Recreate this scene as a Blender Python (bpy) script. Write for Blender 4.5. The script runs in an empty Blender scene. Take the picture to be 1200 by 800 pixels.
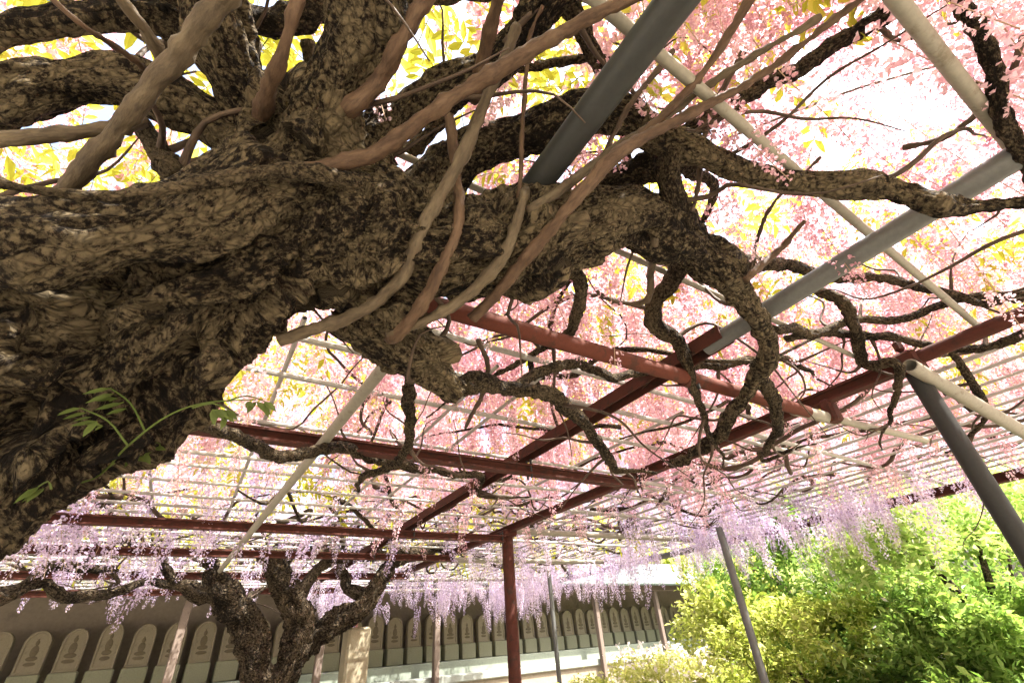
import bpy, math, random
import numpy as np
from mathutils import Vector, Matrix, Euler
rng = np.random.default_rng(7)
random.seed(7)
SC = bpy.context.scene
COL = SC.collection
RAD = math.radians

# ------------------------------------------------------------------ camera
EYE = np.array([0.0, 0.0, 1.6])
FPX = 535.0                                   # focal length in pixels of a 1200 x 800 frame
_up = np.array([-63.0, 810.0, -535.0]); _up /= np.linalg.norm(_up)
_fw = np.array([0.0, 0.0, -1.0])
_wy = _fw - _up * _fw.dot(_up); _wy /= np.linalg.norm(_wy)
_wx = np.cross(_wy, _up)
ROT = np.stack([_wx, _wy, _up])               # camera axes -> world axes
cam_d = bpy.data.cameras.new('camera')
cam = bpy.data.objects.new('camera', cam_d)
COL.objects.link(cam)
cam_d.sensor_width = 36.0
cam_d.lens = FPX / 1200.0 * 36.0
cam_d.clip_start = 0.02
cam_d.clip_end = 2000.0
m = Matrix([[float(v) for v in r] for r in ROT]).to_4x4()
m.translation = Vector(EYE.tolist())
cam.matrix_world = m
SC.camera = cam

# ------------------------------------------------------------------ sky, sun, exposure
SUN_EL, SUN_AZ = 58.0, 112.0                  # azimuth: clockwise from +Y
world = bpy.data.worlds.new('World'); SC.world = world; world.use_nodes = True
nt = world.node_tree
sky = nt.nodes.new('ShaderNodeTexSky'); sky.sky_type = 'NISHITA'; sky.sun_disc = False
sky.sun_elevation = RAD(SUN_EL); sky.sun_rotation = RAD(SUN_AZ)
sky.air_density = 1.0; sky.dust_density = 9.0; sky.ozone_density = 1.0
bg = nt.nodes['Background']; bg.inputs['Strength'].default_value = 0.15
nt.links.new(sky.outputs[0], bg.inputs[0])
sd = bpy.data.lights.new('sun', 'SUN'); sd.energy = 5.0; sd.angle = RAD(0.55); sd.color = (1.0, 0.95, 0.87)
sun = bpy.data.objects.new('sun', sd); COL.objects.link(sun)
sdir = Vector((math.sin(RAD(SUN_AZ)) * math.cos(RAD(SUN_EL)), math.cos(RAD(SUN_AZ)) * math.cos(RAD(SUN_EL)), math.sin(RAD(SUN_EL))))
sun.rotation_euler = sdir.to_track_quat('Z', 'Y').to_euler()
sun.location = (2, -3, 12)
SC.view_settings.view_transform = 'Standard'
SC.view_settings.look = 'None'
SC.view_settings.exposure = 2.5
SC.view_settings.gamma = 1.0
SC.render.engine = 'CYCLES'
SC.cycles.use_denoising = True
SC.cycles.max_bounces = 6
SC.cycles.diffuse_bounces = 4
SC.cycles.transmission_bounces = 6
SC.cycles.sample_clamp_indirect = 6.0

# ------------------------------------------------------------------ place helpers
def ray(px, py):
    d = ROT @ np.array([px - 600.0, 400.0 - py, -FPX]); n = np.linalg.norm(d)
    return d / n, n
def atd(px, py, dist):
    d, _ = ray(px, py); return EYE + d * dist
def atz(px, py, z):
    d, _ = ray(px, py); return EYE + d * (z - EYE[2]) / d[2]
def rm(px, py, dist, rpx):
    _, n = ray(px, py); return 0.82 * dist * math.sin(math.atan(rpx / n * math.sqrt(FPX / n)))
def proj(p):
    c = (np.asarray(p) - EYE) @ ROT
    dz = -c[..., 2]
    return 600 + FPX * c[..., 0] / dz, 400 - FPX * c[..., 1] / dz, dz
A = np.array([-0.556, 0.831, 0.0]); A /= np.linalg.norm(A)     # pergola: away from the camera
B = np.array([A[1], -A[0], 0.0])                               # pergola: to the right
def AB(a, b, z):
    return A * a + B * b + np.array([0, 0, z])

# ------------------------------------------------------------------ noise (numpy gradient noise)
_perm = np.random.default_rng(3).permutation(256).astype(np.int64)
_perm = np.concatenate([_perm, _perm])
_grad = np.random.default_rng(4).normal(size=(256, 3)); _grad /= np.linalg.norm(_grad, axis=1)[:, None]
def pnoise(p):
    p = np.asarray(p, float); i = np.floor(p).astype(np.int64); f = p - i
    u = f * f * f * (f * (f * 6 - 15) + 10)
    i &= 255
    out = 0
    for dx in (0, 1):
        for dy in (0, 1):
            for dz in (0, 1):
                h = _perm[_perm[_perm[(i[:, 0] + dx) & 255] + ((i[:, 1] + dy) & 255)] + ((i[:, 2] + dz) & 255)]
                g = _grad[h]
                d = (g * (f - np.array([dx, dy, dz]))).sum(1)
                w = (u[:, 0] if dx else 1 - u[:, 0]) * (u[:, 1] if dy else 1 - u[:, 1]) * (u[:, 2] if dz else 1 - u[:, 2])
                out = out + w * d
    return out * 1.5
def fbm(p, o=3):
    s, a = 0, 1.0
    for k in range(o):
        s = s + a * pnoise(p * (2.03 ** k) + 17.3 * k); a *= 0.5
    return s
def ridged(p):
    return 1 - 2 * np.abs(pnoise(p))

# ------------------------------------------------------------------ mesh helpers
def mesh(name, v, f, mats, smooth=False, midx=None):
    me = bpy.data.meshes.new(name)
    v = np.asarray(v, np.float32)
    if isinstance(f, np.ndarray):
        n, k = f.shape
        me.vertices.add(len(v)); me.vertices.foreach_set('co', v.ravel())
        me.loops.add(n * k); me.loops.foreach_set('vertex_index', f.astype(np.int32).ravel())
        me.polygons.add(n); me.polygons.foreach_set('loop_start', np.arange(0, n * k, k, dtype=np.int32))
        try: me.polygons.foreach_set('loop_total', np.full(n, k, np.int32))
        except Exception: pass
        me.update(calc_edges=True); me.validate()
    else:
        me.from_pydata(v.tolist(), [], f); me.update()
    for mt in (mats if isinstance(mats, (list, tuple)) else [mats]): me.materials.append(mt)
    if midx is not None: me.polygons.foreach_set('material_index', np.asarray(midx, np.int32))
    if smooth: me.polygons.foreach_set('use_smooth', np.ones(len(me.polygons), bool))
    return me
def link(name, me, parent=None, loc=None, world_coords=True):
    o = bpy.data.objects.new(name, me); COL.objects.link(o)
    if parent is not None:
        o.parent = parent
        if world_coords:
            q = parent; t = Vector((0, 0, 0))
            while q is not None: t = t + q.location; q = q.parent
            # ancestors that hold world coordinates are only translated
            o.location = Vector((0, 0, 0)) - t if loc is None else Vector(loc) - t
        elif loc is not None: o.location = loc
    elif loc is not None: o.location = loc
    return o
def tag(o, label=None, cat=None, group=None, kind=None):
    if label: o['label'] = label
    if cat: o['category'] = cat
    if group: o['group'] = group
    if kind: o['kind'] = kind
    return o
def empty(name, loc, label, cat, group=None, rz=0.0):
    o = bpy.data.objects.new(name, None); COL.objects.link(o)
    o.location = loc; o.rotation_euler = (0, 0, rz); o.empty_display_size = 0.1
    return tag(o, label, cat, group)
class MB:
    def __init__(self): self.v = []; self.f = []
    def add(self, v, f):
        k = len(self.v); self.v += [tuple(map(float, x)) for x in v]; self.f += [tuple(i + k for i in q) for q in f]
        return self
    def box(self, c, s, ax=None, bev=0.0):
        c = np.asarray(c, float); s = np.asarray(s, float) / 2
        ax = np.eye(3) if ax is None else np.asarray(ax, float)
        if bev <= 0:
            vs = [c + ax.T @ (s * np.array(k)) for k in [(-1,-1,-1),(1,-1,-1),(1,1,-1),(-1,1,-1),(-1,-1,1),(1,-1,1),(1,1,1),(-1,1,1)]]
            return self.add(vs, [(0,3,2,1),(4,5,6,7),(0,1,5,4),(1,2,6,5),(2,3,7,6),(3,0,4,7)])
        # chamfered box: three rings
        b = bev; P = []
        def ring(z, i):
            x, y = s[0] - i, s[1] - i
            return [(-x + b*(i<b), -y, z), (x - b*(i<b), -y, z), (x, -y + b*(i<b), z), (x, y - b*(i<b), z), (x - b*(i<b), y, z), (-x + b*(i<b), y, z), (-x, y - b*(i<b), z), (-x, -y + b*(i<b), z)]
        def oct(z, i):
            x, y = s[0] - i, s[1] - i
            return [(-x+b,-y,z),(x-b,-y,z),(x,-y+b,z),(x,y-b,z),(x-b,y,z),(-x+b,y,z),(-x,y-b,z),(-x,-y+b,z)]
        R_ = [oct(-s[2], b*0.8), oct(-s[2] + b, 0), oct(s[2] - b, 0), oct(s[2], b*0.8)]
        vs = [c + ax.T @ np.array(q) for r in R_ for q in r]
        fs = [tuple(reversed(range(8))), tuple(range(24, 32))]
        for r in range(3):
            for k in range(8): fs.append((r*8+k, r*8+(k+1)%8, (r+1)*8+(k+1)%8, (r+1)*8+k))
        return self.add(vs, fs)
    def me(self, name, mat, smooth=False): return mesh(name, self.v, self.f, mat, smooth)

def frames(pts):
    pts = np.asarray(pts, float); n = len(pts)
    t = np.gradient(pts, axis=0); t /= np.linalg.norm(t, axis=1)[:, None] + 1e-12
    a = np.array([0.31, 0.2, 0.93]); a = a - t[0] * a.dot(t[0]); a /= np.linalg.norm(a)
    U = [a]
    for k in range(1, n):
        a = U[-1] - t[k] * U[-1].dot(t[k]); a /= np.linalg.norm(a) + 1e-12; U.append(a)
    U = np.array(U); V = np.cross(t, U)
    return t, U, V
def spline(pts, rad, step):
    """Catmull-Rom through pts with radii, resampled about every `step` metres"""
    pts = np.asarray(pts, float); rad = np.asarray(rad, float)
    P_ = np.vstack([2 * pts[0] - pts[1], pts, 2 * pts[-1] - pts[-2]])
    q = np.concatenate([[rad[0]], rad, [rad[-1]]])
    op, orr = [], []
    for i in range(1, len(P_) - 2):
        L = np.linalg.norm(P_[i + 1] - P_[i]); n = max(2, int(L / step))
        t = np.linspace(0, 1, n, endpoint=False)[:, None]
        op.append(0.5 * ((2 * P_[i]) + (-P_[i-1] + P_[i+1]) * t + (2*P_[i-1] - 5*P_[i] + 4*P_[i+1] - P_[i+2]) * t**2 + (-P_[i-1] + 3*P_[i] - 3*P_[i+1] + P_[i+2]) * t**3))
        orr.append(q[i] + (q[i+1] - q[i]) * (t[:, 0] * t[:, 0] * (3 - 2 * t[:, 0])))
    op.append(pts[-1:]); orr.append(rad[-1:])
    return np.vstack(op), np.concatenate(orr)
def tube(pts, rad, sides=16, step=0.02, gnarl=0.0, ridge=0.0, fine=0.0, seed=0.0, wob=0.0):
    p, r = spline(pts, rad, step)
    if wob > 0:
        w = np.stack([pnoise(p * 5.0 + seed + 9 * k) for k in range(3)], 1); p = p + w * wob
    t, U, V = frames(p)
    th = np.linspace(0, 2 * np.pi, sides, endpoint=False)
    c, s = np.cos(th), np.sin(th)
    n = len(p)
    arc = np.concatenate([[0], np.cumsum(np.linalg.norm(np.diff(p, axis=0), axis=1))])
    dirs = U[:, None, :] * c[None, :, None] + V[:, None, :] * s[None, :, None]
    rr = np.repeat(r[:, None], sides, 1)
    if gnarl or ridge or fine:
        base = (p[:, None, :] + dirs * rr[:, :, None]).reshape(-1, 3)
        rel = rr.reshape(-1)
        rm_ = float(r.mean())
        d = 0
        if gnarl: d = d + gnarl * rel * fbm(base * (0.45 / rm_) + seed, 2)
        if ridge:
            q = np.stack([np.tile(c, n) * 2.2, np.tile(s, n) * 2.2, np.repeat(arc, sides) * (0.30 / rm_) + seed], 1)
            q = q + 0.5 * np.stack([pnoise(base * (0.8 / rm_) + 5), pnoise(base * (0.8 / rm_) + 11), 0 * rel], 1)
            d = d + ridge * rel * (ridged(q) - 0.3)
        if fine: d = d + fine * fbm(base * 60.0 + seed, 3)
        rr = rr + d.reshape(n, sides)
    tw = arc[:, None] * 1.2 + th[None, :]
    tube.grain = np.vstack([np.stack([rr * np.cos(tw), rr * np.sin(tw), np.repeat(arc[:, None], sides, 1) * 0.30 + seed], 2).reshape(-1, 3), [[0, 0, seed], [0, 0, seed]]])
    tube.path = (p, t, U, V, arc)
    v = (p[:, None, :] + dirs * rr[:, :, None]).reshape(-1, 3)
    i = np.arange(n - 1)[:, None] * sides; k = np.arange(sides)[None, :]; k2 = (k + 1) % sides
    f = np.stack([i + k, i + k2, i + sides + k2, i + sides + k], 2).reshape(-1, 4)
    # caps as degenerate-free fans (quads need pairs): add centre vertices
    ca, cb = len(v), len(v) + 1
    v = np.vstack([v, p[0] - t[0] * r[0] * 0.15, p[-1] + t[-1] * r[-1] * 0.15])
    e = np.arange(0, sides, 2)
    fa = np.stack([np.full_like(e, ca), (e + 2) % sides, (e + 1) % sides, e], 1)
    o = (n - 1) * sides
    fb = np.stack([np.full_like(e, cb), o + e, o + (e + 1) % sides, o + (e + 2) % sides], 1)
    return v, np.vstack([f, fa, fb])

def set_grain(me, g):
    at = me.attributes.new('grain', 'FLOAT_VECTOR', 'POINT'); at.data.foreach_set('vector', np.asarray(g, np.float32).ravel()); return me
def near_grain(co, paths):
    """grain coordinates of free points: across and along the nearest of several paths, slowly twisting"""
    C = [np.vstack([q[k] for q in paths]) for k in range(4)]; arc = np.concatenate([q[4] + 1.7 * i for i, q in enumerate(paths)])
    out = np.empty_like(co)
    for k in range(0, len(co), 20000):
        x = co[k:k + 20000]; d = ((x[:, None, :] - C[0][None]) ** 2).sum(2); i = d.argmin(1)
        w = x - C[0][i]; a = arc[i] + (w * C[1][i]).sum(1); u = (w * C[2][i]).sum(1); v = (w * C[3][i]).sum(1); c, s = np.cos(a * 1.2), np.sin(a * 1.2)
        out[k:k + 20000] = np.stack([u * c - v * s, u * s + v * c, a * 0.30], 1)
    return out
# ------------------------------------------------------------------ materials
def new_mat(name):
    mt = bpy.data.materials.new(name); mt.use_nodes = True
    t = mt.node_tree; b = t.nodes['Principled BSDF']
    return mt, t, b
def N(t, kind, **kw):
    n = t.nodes.new(kind)
    for k, v in kw.items():
        if k in n.inputs: n.inputs[k].default_value = v
        else: setattr(n, k, v)
    return n
def ramp(t, stops, src):
    r = t.nodes.new('ShaderNodeValToRGB'); el = r.color_ramp.elements
    while len(el) < len(stops): el.new(0.5)
    for e, (p, c) in zip(el, stops): e.position = p; e.color = (*c, 1)
    t.links.new(src, r.inputs[0]); return r
def coords(t, scale=(1, 1, 1)):
    tc = t.nodes.new('ShaderNodeTexCoord'); mp = t.nodes.new('ShaderNodeMapping'); mp.inputs['Scale'].default_value = scale
    t.links.new(tc.outputs['Object'], mp.inputs[0]); return mp.outputs[0]
def noise_tex(t, vec, scale, detail=5, rough=0.6, dist=0.0):
    n = N(t, 'ShaderNodeTexNoise', Scale=scale, Detail=detail, Roughness=rough, Distortion=dist)
    t.links.new(vec, n.inputs['Vector']); return n.outputs[0]
def mixc(t, fac, a, b, mode='MIX'):
    x = t.nodes.new('ShaderNodeMix'); x.data_type = 'RGBA'; x.blend_type = mode
    if isinstance(fac, (int, float)): x.inputs[0].default_value = fac
    else: t.links.new(fac, x.inputs[0])
    for i, c in ((6, a), (7, b)):
        if isinstance(c, tuple): x.inputs[i].default_value = (*c, 1)
        else: t.links.new(c, x.inputs[i])
    return x.outputs[2]
def bump(t, b, h, strength, dist):
    n = N(t, 'ShaderNodeBump', Strength=strength, Distance=dist); t.links.new(h, n.inputs['Height']); t.links.new(n.outputs[0], b.inputs['Normal'])

def bark_mat(name, dark, mid, lichen, red, sc=1.0):
    mt, t, b = new_mat(name); at_ = t.nodes.new('ShaderNodeAttribute'); at_.attribute_name = 'grain'; v = at_.outputs['Vector']
    mp_ = t.nodes.new('ShaderNodeMapping'); mp_.inputs['Scale'].default_value = (1, 1, 2.3); t.links.new(v, mp_.inputs[0]); iso = mp_.outputs[0]
    n1 = noise_tex(t, iso, 120 * sc, 9, 0.72); n2 = noise_tex(t, v, 10 * sc, 4, 0.6); n3 = noise_tex(t, iso, 260 * sc, 3, 0.6); ng = noise_tex(t, v, 42 * sc, 5, 0.65)
    vo = N(t, 'ShaderNodeTexVoronoi', Scale=95 * sc); vo.feature = 'DISTANCE_TO_EDGE'
    wv = N(t, 'ShaderNodeVectorMath', operation='ADD'); nz = N(t, 'ShaderNodeTexNoise', Scale=40 * sc, Detail=3)
    t.links.new(v, nz.inputs['Vector']); ws = N(t, 'ShaderNodeVectorMath', operation='SCALE'); ws.inputs['Scale'].default_value = 0.03 / sc
    t.links.new(nz.outputs['Color'], ws.inputs[0]); t.links.new(iso, wv.inputs[0]); t.links.new(ws.outputs[0], wv.inputs[1]); t.links.new(wv.outputs[0], vo.inputs['Vector'])
    crack = ramp(t, [(0.0, (0, 0, 0)), (0.22, (1, 1, 1))], vo.outputs['Distance']).outputs[0]
    # patchy lichen: fine flecks whose cover swells and thins over hand-sized areas
    ma = N(t, 'ShaderNodeMath', operation='MULTIPLY_ADD'); ma.inputs[1].default_value = 0.45; t.links.new(n2, ma.inputs[0])
    mg = N(t, 'ShaderNodeMath', operation='MULTIPLY_ADD'); mg.inputs[1].default_value = 0.22; t.links.new(ng, mg.inputs[0])
    mh = N(t, 'ShaderNodeMath', operation='MULTIPLY'); mh.inputs[1].default_value = 0.88; t.links.new(n1, mh.inputs[0]); t.links.new(mh.outputs[0], mg.inputs[2]); t.links.new(mg.outputs[0], ma.inputs[2])
    c = ramp(t, [(0.69, dark), (0.75, mid), (0.80, lichen), (0.87, tuple(min(1, x * 1.35) for x in lichen))], ma.outputs[0]).outputs[0]
    rs = ramp(t, [(0.60, (0, 0, 0)), (0.75, (0.5, 0.5, 0.5))], noise_tex(t, v, 6.5 * sc, 5, 0.65)).outputs[0]
    c = mixc(t, rs, c, red)
    mf = N(t, 'ShaderNodeMath', operation='MULTIPLY'); mf.inputs[1].default_value = 0.55
    inv = N(t, 'ShaderNodeMath', operation='SUBTRACT'); inv.inputs[0].default_value = 1.0; t.links.new(crack, inv.inputs[1]); t.links.new(inv.outputs[0], mf.inputs[0])
    c = mixc(t, mf.outputs[0], c, dark)
    t.links.new(c, b.inputs['Base Color']); b.inputs['Roughness'].default_value = 0.92
    b.inputs['Specular IOR Level'].default_value = 0.15
    ad = N(t, 'ShaderNodeMath', operation='MULTIPLY_ADD'); ad.inputs[1].default_value = 0.35; t.links.new(crack, ad.inputs[0]); t.links.new(n1, ad.inputs[2])
    ad2 = N(t, 'ShaderNodeMath', operation='MULTIPLY_ADD'); ad2.inputs[1].default_value = 0.25; t.links.new(n3, ad2.inputs[0]); t.links.new(ad.outputs[0], ad2.inputs[2])
    bump(t, b, ad2.outputs[0], 1.0, 0.034 / sc)
    return mt
M = {}
M['bark'] = bark_mat('old_bark', (0.0065, 0.0042, 0.0026), (0.034, 0.0225, 0.0135), (0.165, 0.128, 0.076), (0.070, 0.028, 0.013))
M['bark_limb'] = bark_mat('limb_bark', (0.009, 0.006, 0.0035), (0.036, 0.025, 0.015), (0.125, 0.095, 0.057), (0.05, 0.025, 0.013), 1.3)
M['bark_far'] = bark_mat('grey_bark', (0.012, 0.009, 0.006), (0.044, 0.033, 0.022), (0.15, 0.115, 0.075), (0.05, 0.03, 0.018), 0.7)
def vine_mat(name, c0, c1, c2):
    mt, t, b = new_mat(name); at_ = t.nodes.new('ShaderNodeAttribute'); at_.attribute_name = 'grain'; v = at_.outputs['Vector']
    n1 = noise_tex(t, v, 60, 6, 0.65, 0.3); n2 = noise_tex(t, v, 170, 3, 0.6)
    c = ramp(t, [(0.3, c0), (0.5, c1), (0.75, c2)], n1).outputs[0]
    c = mixc(t, ramp(t, [(0.50, (0, 0, 0)), (0.75, (0.55, 0.55, 0.55))], n2).outputs[0], c, tuple(x * 0.35 for x in c0))
    t.links.new(c, b.inputs['Base Color']); b.inputs['Roughness'].default_value = 0.7
    b.inputs['Specular IOR Level'].default_value = 0.25; bump(t, b, n2, 0.6, 0.005); return mt
M['vine'] = vine_mat('smooth_vine', (0.035, 0.019, 0.011), (0.070, 0.041, 0.024), (0.115, 0.074, 0.046))
M['vine_grey'] = vine_mat('grey_vine', (0.036, 0.026, 0.016), (0.075, 0.055, 0.034), (0.125, 0.098, 0.062))
M['twig'] = vine_mat('twig', (0.028, 0.018, 0.012), (0.058, 0.038, 0.026), (0.12, 0.085, 0.058))
def paint_mat(name, c, wear, rough, metal=0.0, sc=1.0, thr=0.58):
    mt, t, b = new_mat(name); v = coords(t)
    n1 = noise_tex(t, v, 14 * sc, 6, 0.7); n2 = noise_tex(t, v, 90 * sc, 4, 0.6)
    base = mixc(t, n2, tuple(x * 0.75 for x in c), tuple(min(1, x * 1.25) for x in c))
    cc = mixc(t, ramp(t, [(thr, (0, 0, 0)), (thr + 0.1, (1, 1, 1))], n1).outputs[0], base, wear)
    t.links.new(cc, b.inputs['Base Color']); b.inputs['Roughness'].default_value = rough; b.inputs['Metallic'].default_value = metal
    b.inputs['Specular IOR Level'].default_value = 0.25; bump(t, b, n1, 0.35, 0.004); return mt
M['red'] = paint_mat('red_oxide_paint', (0.052, 0.0145, 0.009), (0.028, 0.0125, 0.008), 0.85, 0.0, 1.6, 0.52)
M['red_pipe'] = paint_mat('rusty_red_pipe', (0.080, 0.021, 0.012), (0.045, 0.017, 0.010), 0.85, 0.0, 1.6, 0.52)
M['steel'] = paint_mat('dull_steel', (0.105, 0.107, 0.105), (0.075, 0.058, 0.044), 0.5, 0.2, 1.0, 0.66)
M['steel_dark'] = paint_mat('dark_steel', (0.030, 0.031, 0.030), (0.026, 0.021, 0.017), 0.5, 0.2, 1.0, 0.66)
M['pale'] = paint_mat('weathered_pale_pipe', (0.22, 0.205, 0.165), (0.14, 0.12, 0.085), 0.55, 0.05)
M['cane'] = paint_mat('galvanised_cane', (0.27, 0.262, 0.24), (0.16, 0.142, 0.115), 0.5, 0.1)
M['timber'] = paint_mat('weathered_timber', (0.12, 0.092, 0.075), (0.07, 0.05, 0.038), 0.85)
M['timber_pale'] = paint_mat('pale_timber', (0.24, 0.21, 0.145), (0.15, 0.125, 0.085), 0.85)
M['plaster'] = paint_mat('brown_plaster', (0.195, 0.165, 0.128), (0.15, 0.126, 0.098), 0.95, 0, 0.25)
M['stone'] = paint_mat('mossy_stone', (0.205, 0.178, 0.125), (0.13, 0.12, 0.08), 0.95, 0, 0.6)
M['stone_carve'] = paint_mat('dark_stone', (0.115, 0.095, 0.062), (0.08, 0.068, 0.045), 0.95, 0, 0.8)
M['plinth'] = paint_mat('grey_stone', (0.20, 0.20, 0.135), (0.14, 0.14, 0.092), 0.95, 0, 0.6)
M['ledge'] = paint_mat('pale_green_stone', (0.17, 0.195, 0.16), (0.13, 0.15, 0.125), 0.9, 0, 0.4)
M['step'] = paint_mat('pale_step_stone', (0.19, 0.205, 0.185), (0.14, 0.15, 0.135), 0.9, 0, 0.4)
M['copper'] = paint_mat('verdigris_copper', (0.12, 0.155, 0.145), (0.085, 0.11, 0.10), 0.6, 0, 0.5)
M['ground'] = paint_mat('pale_gravel', (0.30, 0.27, 0.215), (0.22, 0.195, 0.155), 0.95, 0, 0.5)
M['wire'] = paint_mat('wire', (0.16, 0.14, 0.12), (0.10, 0.08, 0.06), 0.6)
def leaf_mat(name, cols, trans, tint, sc=9.0):
    """thin leaf or petal: diffuse face plus light let through"""
    mt = bpy.data.materials.new(name); mt.use_nodes = True; t = mt.node_tree; t.nodes.clear()
    out = t.nodes.new('ShaderNodeOutputMaterial')
    geo = t.nodes.new('ShaderNodeNewGeometry'); oi = t.nodes.new('ShaderNodeObjectInfo')
    ad = N(t, 'ShaderNodeMath', operation='MULTIPLY_ADD'); ad.inputs[1].default_value = 0.55
    t.links.new(geo.outputs['Random Per Island'], ad.inputs[0])
    mu = N(t, 'ShaderNodeMath', operation='MULTIPLY'); mu.inputs[1].default_value = 0.45
    t.links.new(oi.outputs['Random'], mu.inputs[0]); t.links.new(mu.outputs[0], ad.inputs[2])
    k = len(cols) - 1
    c = ramp(t, [(0.12 + 0.76 * i / k, x) for i, x in enumerate(cols)], ad.outputs[0]).outputs[0]
    d = t.nodes.new('ShaderNodeBsdfDiffuse'); tr = t.nodes.new('ShaderNodeBsdfTranslucent')
    t.links.new(c, d.inputs[0])
    c2 = mixc(t, 1.0, c, tint, 'MULTIPLY'); t.links.new(c2, tr.inputs[0])
    mx = t.nodes.new('ShaderNodeMixShader'); mx.inputs[0].default_value = trans
    t.links.new(d.outputs[0], mx.inputs[1]); t.links.new(tr.outputs[0], mx.inputs[2]); t.links.new(mx.outputs[0], out.inputs[0])
    return mt
M['petal_pink'] = leaf_mat('pink_petal', [(0.54, 0.29, 0.36), (0.68, 0.45, 0.50), (0.79, 0.60, 0.64), (0.87, 0.75, 0.77)], 0.6, (1, 0.95, 0.97))
M['petal_lilac'] = leaf_mat('lilac_petal', [(0.46, 0.37, 0.56), (0.61, 0.51, 0.69), (0.73, 0.65, 0.79), (0.84, 0.79, 0.87)], 0.5, (1, 0.97, 1))
M['leaf'] = leaf_mat('young_leaf', [(0.34, 0.36, 0.05), (0.46, 0.46, 0.08), (0.58, 0.53, 0.12)], 0.65, (1, 1, 0.7))
M['leaf_shoot'] = leaf_mat('fresh_leaflet', [(0.075, 0.105, 0.03), (0.11, 0.145, 0.045), (0.16, 0.20, 0.075)], 0.4, (1, 1, 0.7))
M['leaf_maple'] = leaf_mat('maple_leaf', [(0.11, 0.20, 0.045), (0.21, 0.33, 0.085), (0.34, 0.46, 0.15), (0.50, 0.57, 0.28)], 0.5, (1, 1, 0.6))
M['leaf_yellow'] = leaf_mat('yellow_green_leaf', [(0.22, 0.29, 0.055), (0.36, 0.41, 0.10), (0.50, 0.51, 0.20), (0.60, 0.58, 0.32)], 0.5, (1, 1, 0.6))
M['leaf_dark'] = leaf_mat('dark_leaf', [(0.08, 0.15, 0.04), (0.14, 0.24, 0.06), (0.22, 0.35, 0.10)], 0.4, (1, 1, 0.6))
M['petal_white'] = leaf_mat('white_petal', [(0.78, 0.70, 0.70), (0.85, 0.80, 0.78), (0.85, 0.72, 0.74)], 0.4, (1, 1, 1))
M['raceme_stem'] = leaf_mat('raceme_stem', [(0.34, 0.24, 0.18), (0.42, 0.32, 0.22)], 0.2, (1, 1, 0.8))
M['stem'] = leaf_mat('green_stem', [(0.22, 0.25, 0.08), (0.28, 0.30, 0.10)], 0.2, (1, 1, 0.8))

# ------------------------------------------------------------------ ground
mb = MB(); mb.add([(-400, -400, 0), (400, -400, 0), (400, 400, 0), (-400, 400, 0)], [(0, 1, 2, 3)])
tag(link('ground', mb.me('ground', M['ground'])), 'pale gravel ground under the pergola', 'ground', kind='structure')

# ------------------------------------------------------------------ gallery with the stone tablets
Wd, _ = ray(1480, 688); Wd[2] = 0; Wd /= np.linalg.norm(Wd)
Wn = np.array([-Wd[1], Wd[0], 0.0]); WAX = np.stack([Wd, Wn, [0, 0, 1.0]])
GD = 9.0
def G(s, depth, z): return Wd * s + Wn * depth + np.array([0, 0, z])
gal = empty('stone_gallery', G(4, GD, 0).tolist(), 'long open gallery with brown wall, timber posts and green copper eave', 'building')
S0, S1 = -9.0, 19.0; SM, SL = (S0 + S1) / 2, S1 - S0
def gpart(name, s, d, z, size, mat, bev=0.0):
    mb = MB().box(G(s, d, z), size, WAX, bev); return link(name, mb.me(name, M[mat]), gal)
gpart('back_wall', SM, GD + 0.62, 1.42, (SL, 0.2, 2.78), 'plaster')
gpart('ledge', SM, GD + 0.12, 0.705, (SL, 0.796, 1.41), 'ledge', 0.015)
gpart('step', SM, GD - 0.42, 1.165, (SL, 0.28, 0.11), 'step', 0.015)
gpart('base_wall', SM, GD - 0.40, 0.554, (SL, 0.22, 1.108), 'plaster')
gpart('eave_beam', SM, GD - 0.62, 2.50, (SL, 0.12, 0.13), 'timber', 0.008)
gpart('ceiling_board', SM, GD + 0.0, 2.59, (SL, 1.42, 0.03), 'timber')
mb = MB()
prof = [(-0.86, 2.56), (-0.86, 2.63), (0.0, 2.92), (1.2, 3.35), (1.2, 3.30), (0.0, 2.86), (-0.80, 2.60)]
n = len(prof); vs = [G(S0, GD + d, z) for d, z in prof] + [G(S1, GD + d, z) for d, z in prof]
mb.add(vs, [tuple(range(n)), tuple(range(2*n-1, n-1, -1))] + [(k, k + n, (k+1) % n + n, (k+1) % n) for k in range(n)])
roof = link('roof', mb.me('roof', M['copper']), gal)
v, f = tube([G(S0, GD - 0.90, 2.565), G(SM, GD - 0.90, 2.565), G(S1, GD - 0.90, 2.565)], [0.045] * 3, 12, 0.6)
link('gutter', mesh('gutter', v, f, M['copper'], True), gal)
def wall_s(px, py, d):
    r, _ = ray(px, py); t = d / r.dot(Wn); q = EYE + r * t; return q.dot(Wd), q[2]
pspan = []
for px, py in ((203, 770), (373, 775), (511, 760), (703, 745), (775, 735)):
    pspan.append(wall_s(px, py, GD - 0.62)[0])
pspan += [pspan[0] - 2.2, pspan[0] - 4.4, pspan[-1] + 2.4, pspan[-1] + 4.8]
for s in pspan:
    gpart('post', s, GD - 0.62, 1.218, (0.10, 0.10, 2.43), 'timber', 0.01)
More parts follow.
